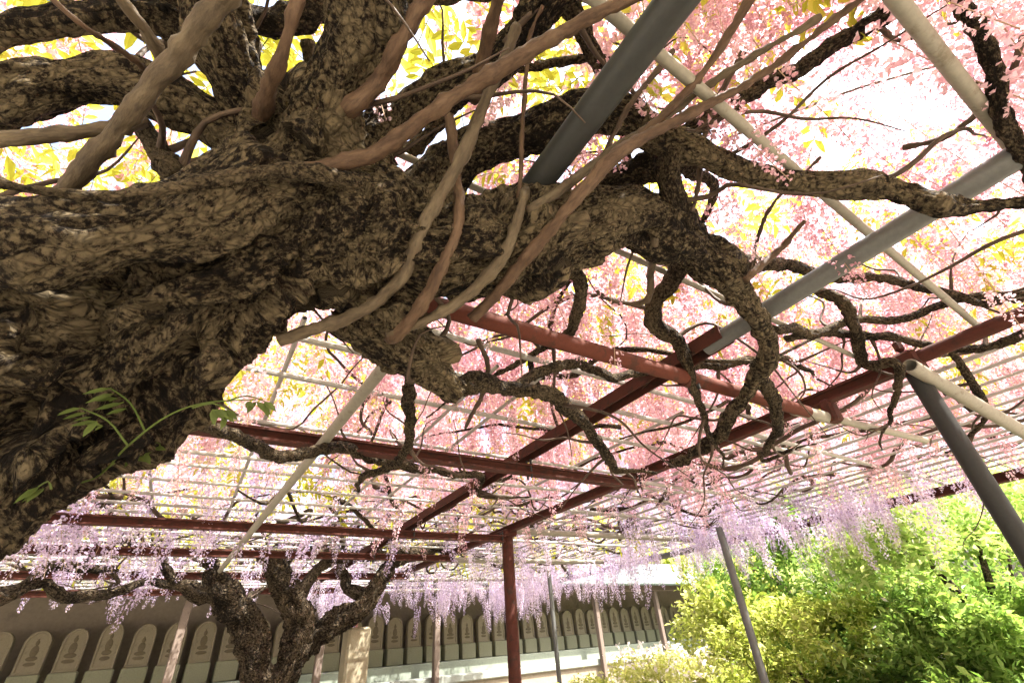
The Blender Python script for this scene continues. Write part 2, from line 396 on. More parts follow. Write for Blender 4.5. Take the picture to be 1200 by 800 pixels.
# carved tablets: one model, copied
def slab_mesh():
    w, h, d = 0.135, 0.36, 0.10; pr = [(-w, 0), (w, 0), (w * 1.02, h)]
    for k in range(1, 10): a = math.pi * k / 10; pr.append((w * 1.02 * math.cos(a), h + 0.15 * math.sin(a)))
    pr.append((-w * 1.02, h)); n = len(pr)
    def ins(k): return [(x * (1 - k / w), 0.012 + (y - 0.012) * (1 - k / 0.5) + (0.02 if k else -0.012)) for x, y in pr]
    rings = [[(x, d, z) for x, z in pr], [(x, 0.012, z) for x, z in pr], [(x * 0.95, 0, z * 0.985 + 0.004) for x, z in pr], [(x * 0.80, 0.0, z * 0.90 + 0.026) for x, z in pr], [(x * 0.76, 0.016, z * 0.885 + 0.03) for x, z in pr]]
    mb = MB(); vs = [p for r in rings for p in r]; fs = [tuple(range(n)), tuple(range(5*n-1, 4*n-1, -1))]
    for r in range(4):
        for k in range(n): fs.append((r*n+k, (r+1)*n+k, (r+1)*n+(k+1) % n, r*n+(k+1) % n))
    return mb.add(vs, fs).me('slab', M['stone'])
def lathe_ball(mb, c, r, ny=6, nx=10):
    vs, fs = [], []
    for i in range(ny + 1):
        a = math.pi * i / ny
        for k in range(nx):
            b = 2 * math.pi * k / nx
            vs.append((c[0] + r[0] * math.sin(a) * math.cos(b), c[1] + r[1] * math.sin(a) * math.sin(b), c[2] + r[2] * math.cos(a)))
    for i in range(ny):
        for k in range(nx): fs.append((i*nx+k, (i+1)*nx+k, (i+1)*nx+(k+1) % nx, i*nx+(k+1) % nx))
    mb.add(vs, fs)
def carving_mesh(v):
    mb = MB()
    lathe_ball(mb, (0, 0.012, 0.375), (0.030, 0.03, 0.036)); lathe_ball(mb, (0, 0.014, 0.415), (0.014, 0.02, 0.014))
    lathe_ball(mb, (0, 0.016, 0.275), (0.058 + 0.008 * v, 0.032, 0.075)); lathe_ball(mb, (0, 0.014, 0.19), (0.088, 0.036, 0.032))
    lathe_ball(mb, (0.02 * (v - 0.5), 0.0, 0.265), (0.030, 0.024, 0.014)); lathe_ball(mb, (0, 0.016, 0.125), (0.095, 0.030, 0.026))
    return mb.me('carved_figure', M['stone_carve'], True)
slab_me = slab_mesh(); carve_me = [carving_mesh(0), carving_mesh(1)]
pl_me = MB().box((0, 0.09, 0.125), (0.30, 0.22, 0.25), None, 0.012).me('plinth', M['plinth'])
s_ref, _ = wall_s(75, 783, GD + 0.1); s2, _ = wall_s(118, 783, GD + 0.1)
DS = 0.372
rz = math.atan2(Wd[1], Wd[0])
ORD = ['first', 'second', 'third', 'fourth', 'fifth', 'sixth', 'seventh', 'eighth', 'ninth', 'tenth', 'eleventh', 'twelfth']
PNAME = ['beside the forked wisteria', 'behind the forked wisteria', 'before the red post', 'behind the azalea', 'nearest the weeping tree']
def tablet_label(s):
    ps = pspan[:5]; all_s = [s_ref + k * DS for k in range(-2, 34)]
    if s < ps[0]:
        i = sum(1 for q in all_s if s < q < ps[0]); return 'arched mossy tablet, %s from the gallery post beside the forked wisteria towards the old trunk' % ORD[i]
    k = max(i for i in range(5) if ps[i] <= s); i = sum(1 for q in all_s if ps[k] <= q < s)
    return 'arched mossy tablet, %s past the gallery post %s towards the garden' % (ORD[min(i, 11)], PNAME[k])
for k in range(-2, 34):
    s = s_ref + k * DS
    e = empty('stone_tablet', G(s, GD + 0.16, 1.411).tolist(), tablet_label(s), 'stone tablet', 'carved stone tablets along the gallery', rz)
    link('plinth', pl_me, e, (0, 0.02, 0), False)
    sb = link('slab', slab_me, e, (0, 0.05, 0.251), False); sb.scale = (random.uniform(0.93, 1.05), 1, random.uniform(0.92, 1.06)); sb.rotation_euler = (RAD(-2), RAD(random.uniform(-1.6, 1.6)), RAD(random.uniform(-4, 4)))
    cf = link('carved_figure', carve_me[k % 2], sb, (0, 0.013, 0.0), False); cf.scale = (random.uniform(0.7, 1.0), random.uniform(0.45, 0.65), random.uniform(0.82, 1.0))

# ------------------------------------------------------------------ pergola
perg = empty('pergola', AB(1.5, 1.3, 0).tolist(), 'steel wisteria pergola of rusty red beams, grey tubes and a pale cane lattice', 'pergola')
ZB = 2.40
def pipe(name, p0, p1, r, mat, sides=20, parent=perg, wall=0.86):
    p0, p1 = np.asarray(p0, float), np.asarray(p1, float)
    L = np.linalg.norm(p1 - p0); n = 2
    t = (p1 - p0) / L; a = np.array([0.1, 0.2, 1.0]) if abs(t[2]) < 0.9 else np.array([1.0, 0, 0])
    u = np.cross(t, a); u /= np.linalg.norm(u); w = np.cross(t, u)
    th = np.linspace(0, 2 * np.pi, sides, endpoint=False); C_ = np.cos(th)[:, None] * u + np.sin(th)[:, None] * w
    rings = [p0 + C_ * r * wall + t * min(0.3, L * 0.4), p0 + C_ * r * wall, p0 + C_ * r, p1 + C_ * r, p1 + C_ * r * wall, p1 + C_ * r * wall - t * min(0.3, L * 0.4)]
    v = np.vstack(rings); f = []
    for q in range(5):
        for k in range(sides): f.append((q*sides+k, q*sides+(k+1) % sides, (q+1)*sides+(k+1) % sides, (q+1)*sides+k))
    f.append(tuple(reversed(range(sides)))); f.append(tuple(range(5*sides, 6*sides)))
    me = mesh(name, v, f, M[mat]); me.polygons.foreach_set('use_smooth', np.array([True] * (5 * sides) + [False, False]))
    me.set_sharp_from_angle(angle=RAD(40))
    return link(name, me, parent)
def ibeam(name, p0, p1, wid, hgt, mat, th=0.010, channel=False):
    p0, p1 = np.asarray(p0, float), np.asarray(p1, float)
    t = p1 - p0; t /= np.linalg.norm(t); u = np.cross(t, [0, 0, 1.0]); u /= np.linalg.norm(u); w = np.array([0, 0, 1.0])
    x, y, h = wid / 2, hgt / 2, th / 2
    if channel: pr = [(-x, -y), (-x + th, -y), (-x + th, y - th), (x - th, y - th), (x - th, -y), (x, -y), (x, y), (-x, y)]
    else: pr = [(-x, -y), (x, -y), (x, -y + th), (h, -y + th), (h, y - th), (x, y - th), (x, y), (-x, y), (-x, y - th), (-h, y - th), (-h, -y + th), (-x, -y + th)]
    n = len(pr); vs = [p0 + u * a + w * b for a, b in pr] + [p1 + u * a + w * b for a, b in pr]
    mb = MB().add(vs, [tuple(range(n)), tuple(range(2*n-1, n-1, -1))] + [(k, (k+1) % n, (k+1) % n + n, k + n) for k in range(n)])
    return link(name, mb.me(name, M[mat]), perg)
b1, b2, b3 = 0.41, 1.28, 2.14
ibeam('beam', AB(0.46, b3, ZB), AB(7.9, b3, ZB), 0.046, 0.054, 'red')
pipe('beam', AB(0.50, b3, ZB + 0.004), AB(-3.0, b3 - 0.02, ZB + 0.004), 0.026, 'red')
ibeam('beam', AB(0.66, b2, ZB - 0.005), AB(7.9, b2, ZB - 0.01), 0.068, 0.048, 'red', 0.006, True)
pipe('tube', AB(0.74, b2, ZB - 0.012), AB(-2.2, b2, ZB + 0.02), 0.028, 'steel')
pipe('tube', AB(0.66, b1, ZB), AB(-2.0, b1 + 0.01, ZB), 0.030, 'steel_dark')
pipe('cross_beam', AB(0.85, 0.28, ZB - 0.085), AB(0.82, 1.98, ZB - 0.085), 0.025, 'red_pipe')
pipe('sleeve', AB(0.83, 1.90, ZB - 0.085), AB(0.815, 2.17, ZB - 0.085), 0.024, 'pale')
pipe('tube', AB(0.815, 2.10, ZB - 0.085), AB(0.80, 3.1, ZB - 0.05), 0.017, 'pale')
for a, q0, q1, hh in ((1.87, -1.6, 2.10, 0.056), (3.45, -3.6, 2.14, 0.058), (4.40, -4.2, 2.14, 0.058), (5.6, -5, 2.14, 0.07), (6.9, -5, 2.14, 0.07)):
    ibeam('cross_beam', AB(a, q0, ZB - 0.082), AB(a, q1 - 0.06, ZB - 0.082), 0.048, hh * 0.88, 'red')
for a, q1 in ((3.52, 5.3), (5.0, 5.3), (6.6, 5.3), (7.9, 5.3)):
    pipe('tube', AB(a, b3 + 0.06, ZB), AB(a, q1, ZB + 0.02), 0.026, 'pale')
ibeam('beam', AB(-1.5, 5.0, ZB), AB(3.4, 5.0, ZB), 0.07, 0.07, 'red')
pipe('beam', AB(3.42, 5.0, ZB), AB(7.9, 5.0, ZB), 0.035, 'steel')
# posts
def post(a, b, r, mat, top, rz=True):
    p = AB(a, b, 0); q = AB(a, b, top); return pipe('post', q, p, r, mat)
post(3.50, b3, 0.047, 'red', ZB - 0.045)
post(0.47, b3 + 0.0, 0.031, 'steel_dark', ZB - 0.045)
pt = atd(870, 710, 5.1); pipe('post', [pt[0], pt[1], ZB], [pt[0], pt[1], 0], 0.034, 'steel')
pt = atd(645, 690, 7.0); pipe('post', [pt[0], pt[1], ZB], [pt[0], pt[1], 0], 0.028, 'steel')
post(7.9, b3, 0.045, 'red', ZB - 0.045); post(7.9, -3.0, 0.045, 'red', ZB - 0.045); post(-2.6, b3, 0.04, 'steel', ZB - 0.04)
post(3.5, -3.3, 0.05, 'red', ZB - 0.12); post(1.87, -1.5, 0.05, 'red', ZB - 0.12); post(-1.4, 5.0, 0.04, 'steel', ZB - 0.04); post(-1.9, b2, 0.04, 'steel', ZB - 0.03); post(-1.8, b1, 0.04, 'steel', ZB - 0.04)
# brace with an open end at the grey post, clamps
j = AB(0.47, b3, ZB)
pipe('brace', atd(1066, 428, 2.18), atd(1235, 527, 3.05), 0.025, 'pale')
for p_, s_ in ((AB(0.47, b3, ZB - 0.005), (0.085, 0.075, 0.085)), (AB(3.50, b3, ZB - 0.03), (0.13, 0.13, 0.05)), (AB(0.80, 2.15, ZB - 0.06), (0.05, 0.07, 0.10)), (AB(0.47, b3, ZB + 0.075), (0.03, 0.03, 0.05))):
    link('clamp', MB().box(p_, s_, np.stack([A, B, [0, 0, 1]]), 0.01).me('clamp', M['red']), perg)
pipe('clamp', AB(0.838, b2 - 0.03, ZB - 0.085), AB(0.838, b2 + 0.03, ZB - 0.085), 0.030, 'red', 14, wall=0.8)
for a_, b_ in ((0.84, b2), (1.87, b2), (1.87, b3 - 0.1), (3.45, b2), (3.45, b3 - 0.1), (4.40, b2), (4.40, b3 - 0.1)):
    for q in (-0.018, 0.018): pipe('bolt', AB(a_ + q, b_ + 0.015, ZB - 0.125), AB(a_ + q, b_ + 0.015, ZB - 0.03), 0.006, 'steel_dark', 6)
# pale tubes and the cane lattice laid over the beams
ZL = ZB + 0.065
pipe('tube', AB(-0.09, -1.0, ZL), AB(-0.09, 3.2, ZL), 0.0145, 'pale')
pipe('tube', AB(0.13, -0.6, ZL), AB(0.25, 2.25, ZL), 0.0115, 'pale')
pipe('tube', atd(440, 168, 1.18), atd(1030, 430, 2.35), 0.009, 'pale')
lat_a = np.concatenate([[1.15, 1.42, 1.62], np.arange(2.1, 7.9, 0.26)])
for k, a in enumerate(lat_a):
    w = rng.normal(0, 0.055, 2)
    pipe('cane', AB(a + w[0], -4.4 if a > 1.9 else -1.2, ZL), AB(a + w[1], 2.6 + (0.5 if k % 3 else -0.2), ZL + 0.004), 0.0085 + 0.003 * rng.random(), 'cane', 8)
for k, b in enumerate(np.concatenate([np.arange(2.42, 5.2, 0.20)])):
    w = rng.normal(0, 0.03, 2)
    pipe('cane', AB(-2.2, b + w[0], ZL + 0.028), AB(7.6, b + w[1], ZL + 0.03), 0.008 + 0.003 * rng.random(), 'cane', 8)
for b in (-3.9, -3.4, -2.9, -2.5, -2.1, -1.7, -1.25, -0.8, -0.35, 0.1, 0.75, 1.0, 1.5, 1.8):
    w = rng.normal(0, 0.04, 2)
    pipe('cane', AB(1.3 if b > 0 else 2.0, b + w[0], ZL + 0.03), AB(7.6, b + w[1], ZL + 0.03), 0.0085, 'cane', 8)
for a in (1.3, 2.2, 3.0, 4.2, 5.8, 7.1):
    pipe('cane', AB(a, 2.3, ZL), AB(a + 0.05, 5.2, ZL), 0.013, 'cane', 8)
pp = pipe('prop_pole', atd(470, 405, 1.30), atd(258, 668, 4.75), 0.019, 'pale', parent=None)
tag(pp, 'long pale prop pole slanting from the big limb to the forked tree', 'pole')
v, f = tube([atd(845, 165, 1.7), atd(930, 132, 1.72), atd(1010, 102, 1.75), atd(1215, 45, 1.95)], [0.0035] * 4, 6, 0.1)
link('wire', mesh('wire', v, f, M['wire'], True), perg)

# ------------------------------------------------------------------ the old wisteria
def dpath(L): return np.array([atd(x, y, d) for x, y, d, r in L]), np.array([rm(x, y, d, r) for x, y, d, r in L])
base_p = atd(-330, 700, 1.45)
root1 = empty('old_wisteria', (float(base_p[0]) - 0.1, float(base_p[1]) + 0.1, 0.0), 'huge gnarled old wisteria, thick leaning trunk and twisting limbs hung with pink racemes', 'tree')
R1L = np.array(root1.location)
trunk_path = [(-330, 700, 1.45, 140), (-150, 595, 1.28, 140), (20, 490, 1.13, 132), (150, 408, 1.06, 128), (260, 330, 1.02, 112), (340, 265, 1.0, 88), (390, 230, 0.99, 62)]
tp, tr = dpath(trunk_path); tr = tr * 1.14
tp = np.vstack([R1L + [0.05, -0.05, -0.15], R1L + [0.03, -0.03, 0.35], R1L + [0.05, 0.0, 0.95], tp]); tr = np.concatenate([[0.42, 0.34, 0.30], tr])
limbs = {
 'right': [(330, 275, 0.99, 88), (440, 275, 0.98, 76), (545, 290, 0.98, 60), (640, 275, 1.05, 46), (720, 255, 1.15, 39), (790, 272, 1.25, 38), (832, 308, 1.33, 28), (876, 352, 1.45, 16), (893, 395, 1.58, 10), (890, 440, 1.68, 9), (862, 485, 1.85, 9), (825, 520, 2.1, 7), (790, 545, 2.35, 5)],
 'left': [(352, 205, 0.99, 50), (290, 220, 0.88, 56), (220, 242, 0.84, 54), (120, 262, 0.83, 56), (0, 290, 0.88, 60), (-140, 320, 1.0, 62)],
 'up': [(350, 215, 1.0, 56), (388, 120, 1.0, 42), (425, 45, 0.99, 46), (445, -60, 0.98, 48)],
 'up_left': [(345, 215, 1.04, 46), (295, 130, 1.08, 36), (262, 50, 1.1, 42), (235, -60, 1.1, 46)],
 'mid_left': [(330, 190, 1.05, 40), (235, 138, 1.12, 30), (140, 98, 1.14, 36), (40, 100, 1.16, 42), (-70, 125, 1.2, 44)],
 'top_left': [(290, 100, 1.25, 30), (200, 18, 1.25, 26), (100, 18, 1.25, 20), (0, 40, 1.28, 22), (-80, 80, 1.3, 30)],
 'up_right': [(400, 215, 1.04, 44), (450, 150, 1.06, 32), (540, 95, 1.08, 28), (620, 25, 1.1, 25), (690, -50, 1.12, 22)],
 'mid_right': [(440, 300, 1.05, 44), (500, 225, 1.10, 32), (560, 180, 1.12, 29), (640, 140, 1.14, 27), (720, 132, 1.15, 26), (785, 165, 1.17, 22), (850, 188, 1.22, 17), (930, 212, 1.28, 14), (985, 222, 1.30, 16), (1050, 232, 1.35, 14), (1130, 247, 1.40, 13), (1215, 238, 1.5, 11)],
 'low': [(420, 350, 1.0, 44), (470, 395, 1.04, 33), (508, 425, 1.10, 26), (540, 452, 1.15, 17)],
 'low_stub': [(540, 320, 1.02, 42), (620, 308, 1.06, 27), (698, 296, 1.12, 17)],
}
stub_n = {'right': 3, 'left': 1, 'up': 1, 'up_left': 1, 'up_right': 1, 'mid_right': 1, 'low': 2, 'low_stub': 1}
def rm_union(parts, voxel, smooth_it):
    allv, allf, k = [], [], 0
    for v, f in parts: allv.append(v); allf.append(f + k); k += len(v)
    me = mesh('tmp', np.vstack(allv), np.vstack(allf), M['bark'])
    o = bpy.data.objects.new('tmp', me); COL.objects.link(o)
    md = o.modifiers.new('r', 'REMESH'); md.mode = 'VOXEL'; md.voxel_size = voxel
    ms = o.modifiers.new('s', 'SMOOTH'); ms.factor = 0.5; ms.iterations = smooth_it
    dg = bpy.context.evaluated_depsgraph_get(); ev = o.evaluated_get(dg); em = bpy.data.meshes.new_from_object(ev)
    bpy.data.objects.remove(o); bpy.data.meshes.remove(me)
    return em
def displace(me, funcs):
    n = len(me.vertices); co = np.empty(n * 3, np.float32); me.vertices.foreach_get('co', co); co = co.reshape(-1, 3).astype(float)
    no = np.empty(n * 3, np.float32); me.vertex_normals.foreach_get('vector', no); no = no.reshape(-1, 3)
    d = 0
    for fn in funcs: d = d + fn(co)
    co = co + no * d[:, None]; me.vertices.foreach_set('co', co.astype(np.float32).ravel()); me.update()
    me.polygons.foreach_set('use_smooth', np.ones(len(me.polygons), bool))
def warp(c, s, a): return c + a * np.stack([pnoise(c * s + 3), pnoise(c * s + 31), pnoise(c * s + 57)], 1)
def knob(px, py, d, rpx, flat=1.0, seed=0):
    c = atd(px, py, d); r = rm(px, py, d, rpx)
    mb = MB(); lathe_ball(mb, c, (r, r, r * flat), 10, 14)
    return np.array(mb.v), np.array(mb.f)
parts = [tube(tp, tr, 32, 0.04, gnarl=0.25, seed=2.0)]
for nm, kn in stub_n.items():
    p, r = dpath(limbs[nm]); parts.append(tube(p[:kn + 1], r[:kn + 1] * 1.03, 24, 0.03, gnarl=0.2, seed=hash(len(nm)) % 7))
gk = np.random.default_rng(12)
burls = []
for x, y, d, q in ((285, 325, 0.895, 20), (408, 236, 0.90, 20), (240, 418, 0.90, 26), (335, 300, 0.895, 24), (60, 440, 0.95, 46), (30, 525, 0.98, 52), (160, 520, 1.0, 40), (445, 250, 0.91, 20), (190, 345, 0.91, 30), (470, 375, 0.96, 32), (350, 165, 0.95, 28), (100, 350, 0.93, 28), (110, 470, 0.94, 34)):
    burls.append((x, y, d, q))
    for k in range(4): burls.append((x + gk.normal(0, q * 0.55), y + gk.normal(0, q * 0.55), d - 0.012 + 0.02 * gk.random(), q * gk.uniform(0.35, 0.6)))
for kb in burls:
    parts.append(knob(*kb))
# root flare and the bulge that closes the underside at the left edge
for ang in (0.3, 1.5, 2.7, 3.9, 5.2):
    e = R1L + [0.75 * math.cos(ang), 0.75 * math.sin(ang), -0.06]
    parts.append(tube([R1L + [0, 0, 0.45], R1L + [0.32 * math.cos(ang), 0.32 * math.sin(ang), 0.16], e], [0.2, 0.14, 0.05], 12, 0.06))
tme = rm_union(parts, 0.006, 8)
_paths = []
def tpath(p, r_): tube(p, r_, 8, 0.03); _paths.append(tube.path)
tpath(tp, tr)
for nm in stub_n: p, r = dpath(limbs[nm]); tpath(p[:5], r[:5])
def grained(me, paths, k):
    n = len(me.vertices); co = np.empty(n * 3, np.float32); me.vertices.foreach_get('co', co); co = co.reshape(-1, 3).astype(float)
    g = near_grain(co, paths); set_grain(me, g)
    wg = warp(g, 6, 0.04)
    displace(me, [lambda c: 0.030 * k * fbm(c * 5.0, 2), lambda c: 0.046 * k * (ridged(wg * np.array([9, 9, 8.0]) / k) - 0.45), lambda c: 0.022 * k * (ridged(wg * np.array([24, 24, 34]) / k + 7) - 0.4), lambda c: 0.012 * k * (ridged(wg * np.array([55, 55, 80]) / k + 3) - 0.4), lambda c: 0.006 * k * fbm(g * 80.0, 2), lambda c: -0.08 * k * np.clip(pnoise(c * 7.5 / k + 40) - 0.25, 0, 1) * 2])
grained(tme, _paths, 1.0)
tme.materials.clear(); tme.materials.append(M['bark']); tme.name = 'trunk'
trunk = link('trunk', tme, root1)
def grow_twigs(parent, path, rad, n, seed):
    g = np.random.default_rng(seed); p, t, U, V, arc = path
    rr = np.interp(arc / arc[-1], np.linspace(0, 1, len(rad)), rad)
    for k in range(n):
        i = g.integers(int(len(p) * 0.25), len(p) - 1); r0 = min(0.0065, rr[i] * 0.42); th = g.uniform(0, 6.28)
        d = U[i] * math.cos(th) + V[i] * math.sin(th) + t[i] * g.uniform(0.0, 0.9); d[2] = d[2] * 0.6 + 0.15; d /= np.linalg.norm(d)
        P_ = [p[i].copy()]; R_ = [r0 * 1.3]; m_ = g.integers(3, 7); L = g.uniform(0.05, 0.11) * (1 + 18 * r0) * (1.6 if rad[0] > 0.2 else 1)
        for q in range(m_):
            d = d + 0.45 * g.normal(size=3) * [1, 1, 0.7]; d /= np.linalg.norm(d); P_.append(P_[-1] + d * L); R_.append(r0 * (1 - 0.8 * (q + 1) / m_))
        if np.linalg.norm(np.array(P_) - EYE, axis=1).min() < 0.8: continue
        sd_ = seed * 0.37 + k; v, f = tube(P_, R_, 7, 0.025, 0.25, 0, 0, sd_, 0.008)
        link('twig', set_grain(mesh('twig', v, f, M['twig'], True), tube.grain), parent)
def limb(path, parent=root1, name='limb', mat='bark', sides=40, step=None, gn=0.28, rg=0.16, fi=0.006, seed=0.0, wob=0.02, rough=False, twigs=0, taper=False):
    p, r = dpath(path)
    if taper:
        e = p[-1] - p[-2]; e = e / np.linalg.norm(e); g = np.random.default_rng(int(seed * 10) + 1); L = 10 * r[-1]
        p = np.vstack([p, p[-1] + (e + 0.5 * g.normal(size=3) * [1, 1, 0.4]) * L, p[-1] + (e + 0.7 * g.normal(size=3) * [1, 1, 0.4]) * L * 2.2]); r = np.concatenate([r, [r[-1] * 0.7, r[-1] * 0.22]])
    v, f = tube(p, r, sides, step or max(0.008, float(r.mean()) * 0.16), gn, rg, fi, seed, wob)
    me = set_grain(mesh(name, v, f, M[mat], True), tube.grain); gr_ = tube.grain
    if twigs: grow_twigs(parent, tube.path, r, twigs, int(seed * 7) + 5)
    if name == 'vine':
        fr = (gr_[:, 2] / 0.30) * 11.0 + 0.9 * pnoise(gr_ * [0, 0, 9.0]); fr = fr - np.floor(fr); r_m = float(r.mean())
        displace(me, [lambda c: r_m * 0.22 * np.exp(-((fr - 0.5) / 0.07) ** 2), lambda c: r_m * 0.25 * fbm(c * 14 + seed, 2), lambda c: r_m * 0.10 * (ridged(gr_ * [90, 90, 60]) - 0.4)])
    if rough:
        q = min(1.0, float(r.mean()) / 0.07)
        displace(me, [lambda c: q * 0.022 * fbm(c * 7.0 + seed, 2), lambda c: q * 0.018 * (ridged(warp(gr_, 8, 0.04) * 16) - 0.4), lambda c: q * 0.010 * (ridged(warp(gr_, 9, 0.03) * 40) - 0.4), lambda c: 0.004 * fbm(gr_ * 95, 2)])
    return link(name, me, parent)
main_limbs = [limb(pth, seed=3.1 * k, sides=72, step=0.007, gn=0.25, rg=0.12, fi=0.0, rough=True, twigs=2) for k, (nm, pth) in enumerate(limbs.items())]
more_limbs = [
 [(700, 215, 1.25, 16), (770, 172, 1.3, 14), (850, 128, 1.4, 13), (960, 62, 1.5, 13), (1075, -15, 1.6, 14)],
 [(788, 170, 1.17, 22), (778, 210, 1.2, 17), (795, 262, 1.25, 22)],
 [(1105, -20, 1.35, 12), (1150, 60, 1.42, 13), (1205, 165, 1.5, 13), (1260, 260, 1.7, 12)],
 [(790, 250, 1.3, 18), (805, 300, 1.36, 16), (795, 330, 1.45, 13), (772, 352, 1.55, 12), (775, 385, 1.6, 12), (798, 410, 1.66, 9)],
 [(672, 292, 1.12, 14), (668, 325, 1.2, 9), (672, 358, 1.3, 9), (665, 385, 1.4, 7), (640, 405, 1.5, 7)],
 [(840, 300, 1.5, 13), (880, 305, 1.65, 10), (960, 322, 1.9, 8), (1060, 332, 2.1, 7), (1150, 352, 2.3, 6), (1240, 340, 2.5, 6)],
 [(955, 340, 2.0, 7), (990, 355, 2.05, 9), (1003, 385, 2.1, 9), (1012, 425, 2.2, 8)],
 [(545, 455, 1.18, 15), (600, 452, 1.3, 10), (640, 462, 1.4, 10), (670, 480, 1.5, 10), (690, 500, 1.6, 8), (720, 540, 1.8, 7)],
 [(600, 455, 1.32, 8), (650, 430, 1.5, 7), (730, 440, 1.7, 6), (800, 430, 1.9, 7), (870, 425, 2.1, 6)],
 [(480, 455, 1.2, 9), (480, 500, 1.5, 7), (470, 540, 1.8, 6), (430, 560, 2.0, 5)],
 [(215, 500, 1.25, 9), (280, 510, 1.5, 9), (340, 535, 1.75, 9), (400, 528, 2.0, 8), (480, 545, 2.3, 6), (560, 560, 2.6, 5)],
 [(890, 430, 1.65, 11), (905, 468, 1.85, 9), (912, 500, 2.05, 7), (898, 525, 2.3, 5)],
 [(905, 385, 1.7, 7), (980, 392, 2.1, 7), (1060, 400, 2.3, 6), (1130, 412, 2.4, 7), (1220, 385, 2.3, 8)],
 [(925, 400, 1.9, 6), (990, 375, 2.1, 6), (1060, 370, 2.2, 6), (1130, 345, 2.3, 6), (1230, 330, 2.4, 5)],
 [(640, 255, 1.2, 10), (690, 225, 1.22, 10), (770, 205, 1.3, 11), (800, 190, 1.35, 10)],
 [(470, 190, 1.25, 12), (560, 100, 1.25, 7), (640, 70, 1.3, 7), (700, 68, 1.35, 6)],
 [(1115, 410, 2.5, 5), (1130, 440, 2.6, 6), (1135, 455, 2.65, 6)],
 [(200, -30, 1.2, 26), (330, 20, 1.2, 22), (470, -5, 1.2, 24), (560, -30, 1.2, 22)],
 [(352, 50, 1.25, 10), (358, 110, 1.22, 11), (350, 170, 1.15, 16)],
 [(160, 140, 1.2, 14), (185, 180, 1.15, 16), (215, 215, 1.05, 20)],
]
for k, pth in enumerate(more_limbs):
    limb(pth, mat='bark_limb', sides=20, seed=50 + 2.7 * k, gn=0.35, rg=0.12, fi=0.003, wob=0.03, twigs=5, taper=k not in (1, 19, 20))
vines = [
 ([(355, 205, 0.90, 13), (392, 193, 0.90, 13), (440, 180, 0.88, 14), (500, 142, 0.87, 14), (590, 78, 0.87, 13), (680, 25, 0.88, 12), (770, -15, 0.9, 11)], 'vine'),
 ([(50, 262, 1.02, 19), (90, 208, 0.96, 18), (140, 150, 0.92, 19), (210, 72, 0.90, 20), (285, -20, 0.86, 22)], 'vine_grey'),
 ([(308, 130, 0.92, 15), (333, 65, 0.9, 14), (352, -20, 0.9, 13)], 'vine'),
 ([(-20, 168, 1.0, 17), (50, 157, 0.99, 16), (115, 150, 1.0, 14), (160, 138, 1.02, 14)], 'vine_grey'),
 ([(330, 400, 0.92, 10), (410, 368, 0.90, 12), (462, 328, 0.87, 12), (500, 262, 0.87, 12), (545, 175, 0.9, 11), (590, 75, 0.95, 10), (605, 30, 0.97, 9)], 'vine_grey'),
 ([(465, 385, 0.93, 10), (505, 335, 0.90, 11), (530, 280, 0.90, 9), (536, 240, 0.92, 9), (533, 200, 0.95, 8), (530, 170, 0.97, 8), (525, 140, 1.0, 8)], 'vine'),
 ([(470, 388, 0.93, 9), (545, 350, 0.90, 10), (590, 308, 0.90, 10), (615, 245, 0.93, 8), (620, 222, 0.95, 8)], 'vine_grey'),
 ([(555, 372, 0.95, 9), (620, 300, 0.92, 11), (690, 215, 0.92, 12), (760, 160, 0.98, 10), (870, 98, 1.1, 8), (1015, -5, 1.2, 7)], 'vine'),
 ([(660, 245, 0.95, 8), (740, 170, 0.98, 8), (810, 95, 1.05, 8), (890, -10, 1.1, 8)], 'vine'),
 ([(630, 240, 0.98, 8), (700, 190, 1.0, 8), (800, 115, 1.08, 7), (960, 20, 1.15, 6)], 'vine_grey'),
 ([(185, 90, 0.97, 6), (110, 40, 0.95, 5), (50, -10, 0.95, 5)], 'vine'),
 ([(188, 62, 1.0, 13), (160, 20, 0.96, 11), (128, -20, 0.95, 10)], 'vine_grey'),
 ([(608, 232, 1.0, 4), (612, 150, 1.0, 4), (622, 50, 1.05, 4), (640, 10, 1.1, 3)], 'vine'),
 ([(690, 220, 1.1, 4), (740, 120, 1.1, 5), (790, 60, 1.15, 5)], 'twig'),
 ([(412, 125, 1.0, 15), (440, 95, 0.98, 14), (470, 45, 0.97, 15), (505, -10, 0.95, 14)], 'vine'),
 ([(560, 100, 1.05, 10), (570, 50, 1.02, 12), (590, -10, 1.0, 12)], 'vine'),
 ([(945, 255, 1.4, 4), (915, 290, 1.4, 6), (870, 330, 1.45, 7)], 'vine'),
 ([(870, 60, 1.3, 6), (830, 150, 1.3, 5), (810, 250, 1.35, 4)], 'twig'),
 ([(960, 180, 1.5, 3), (900, 250, 1.5, 3), (880, 330, 1.5, 3)], 'twig'),
 ([(1140, 95, 1.6, 6), (1180, 95, 1.6, 6), (1205, 40, 1.6, 6)], 'twig'),
 ([(1060, 172, 1.6, 5), (1110, 160, 1.6, 6), (1150, 130, 1.6, 6)], 'twig'),
 ([(560, 400, 1.25, 5), (572, 440, 1.3, 4), (545, 500, 1.5, 3)], 'twig'),
 ([(768, 285, 1.25, 7), (764, 320, 1.35, 6), (758, 350, 1.45, 6), (728, 352, 1.5, 4), (700, 340, 1.5, 3)], 'vine_grey'),
]
from mathutils.bvhtree import BVHTree
_bv, _bf, _k = [], [], 0
for o in [trunk] + main_limbs:
    me = o.data; n = len(me.vertices); co = np.empty(n * 3, np.float32); me.vertices.foreach_get('co', co); _bv.append(co.reshape(-1, 3))
    fl = np.empty(len(me.loops), np.int32); me.loops.foreach_get('vertex_index', fl); _bf.append(fl.reshape(-1, 4) + _k); _k += n
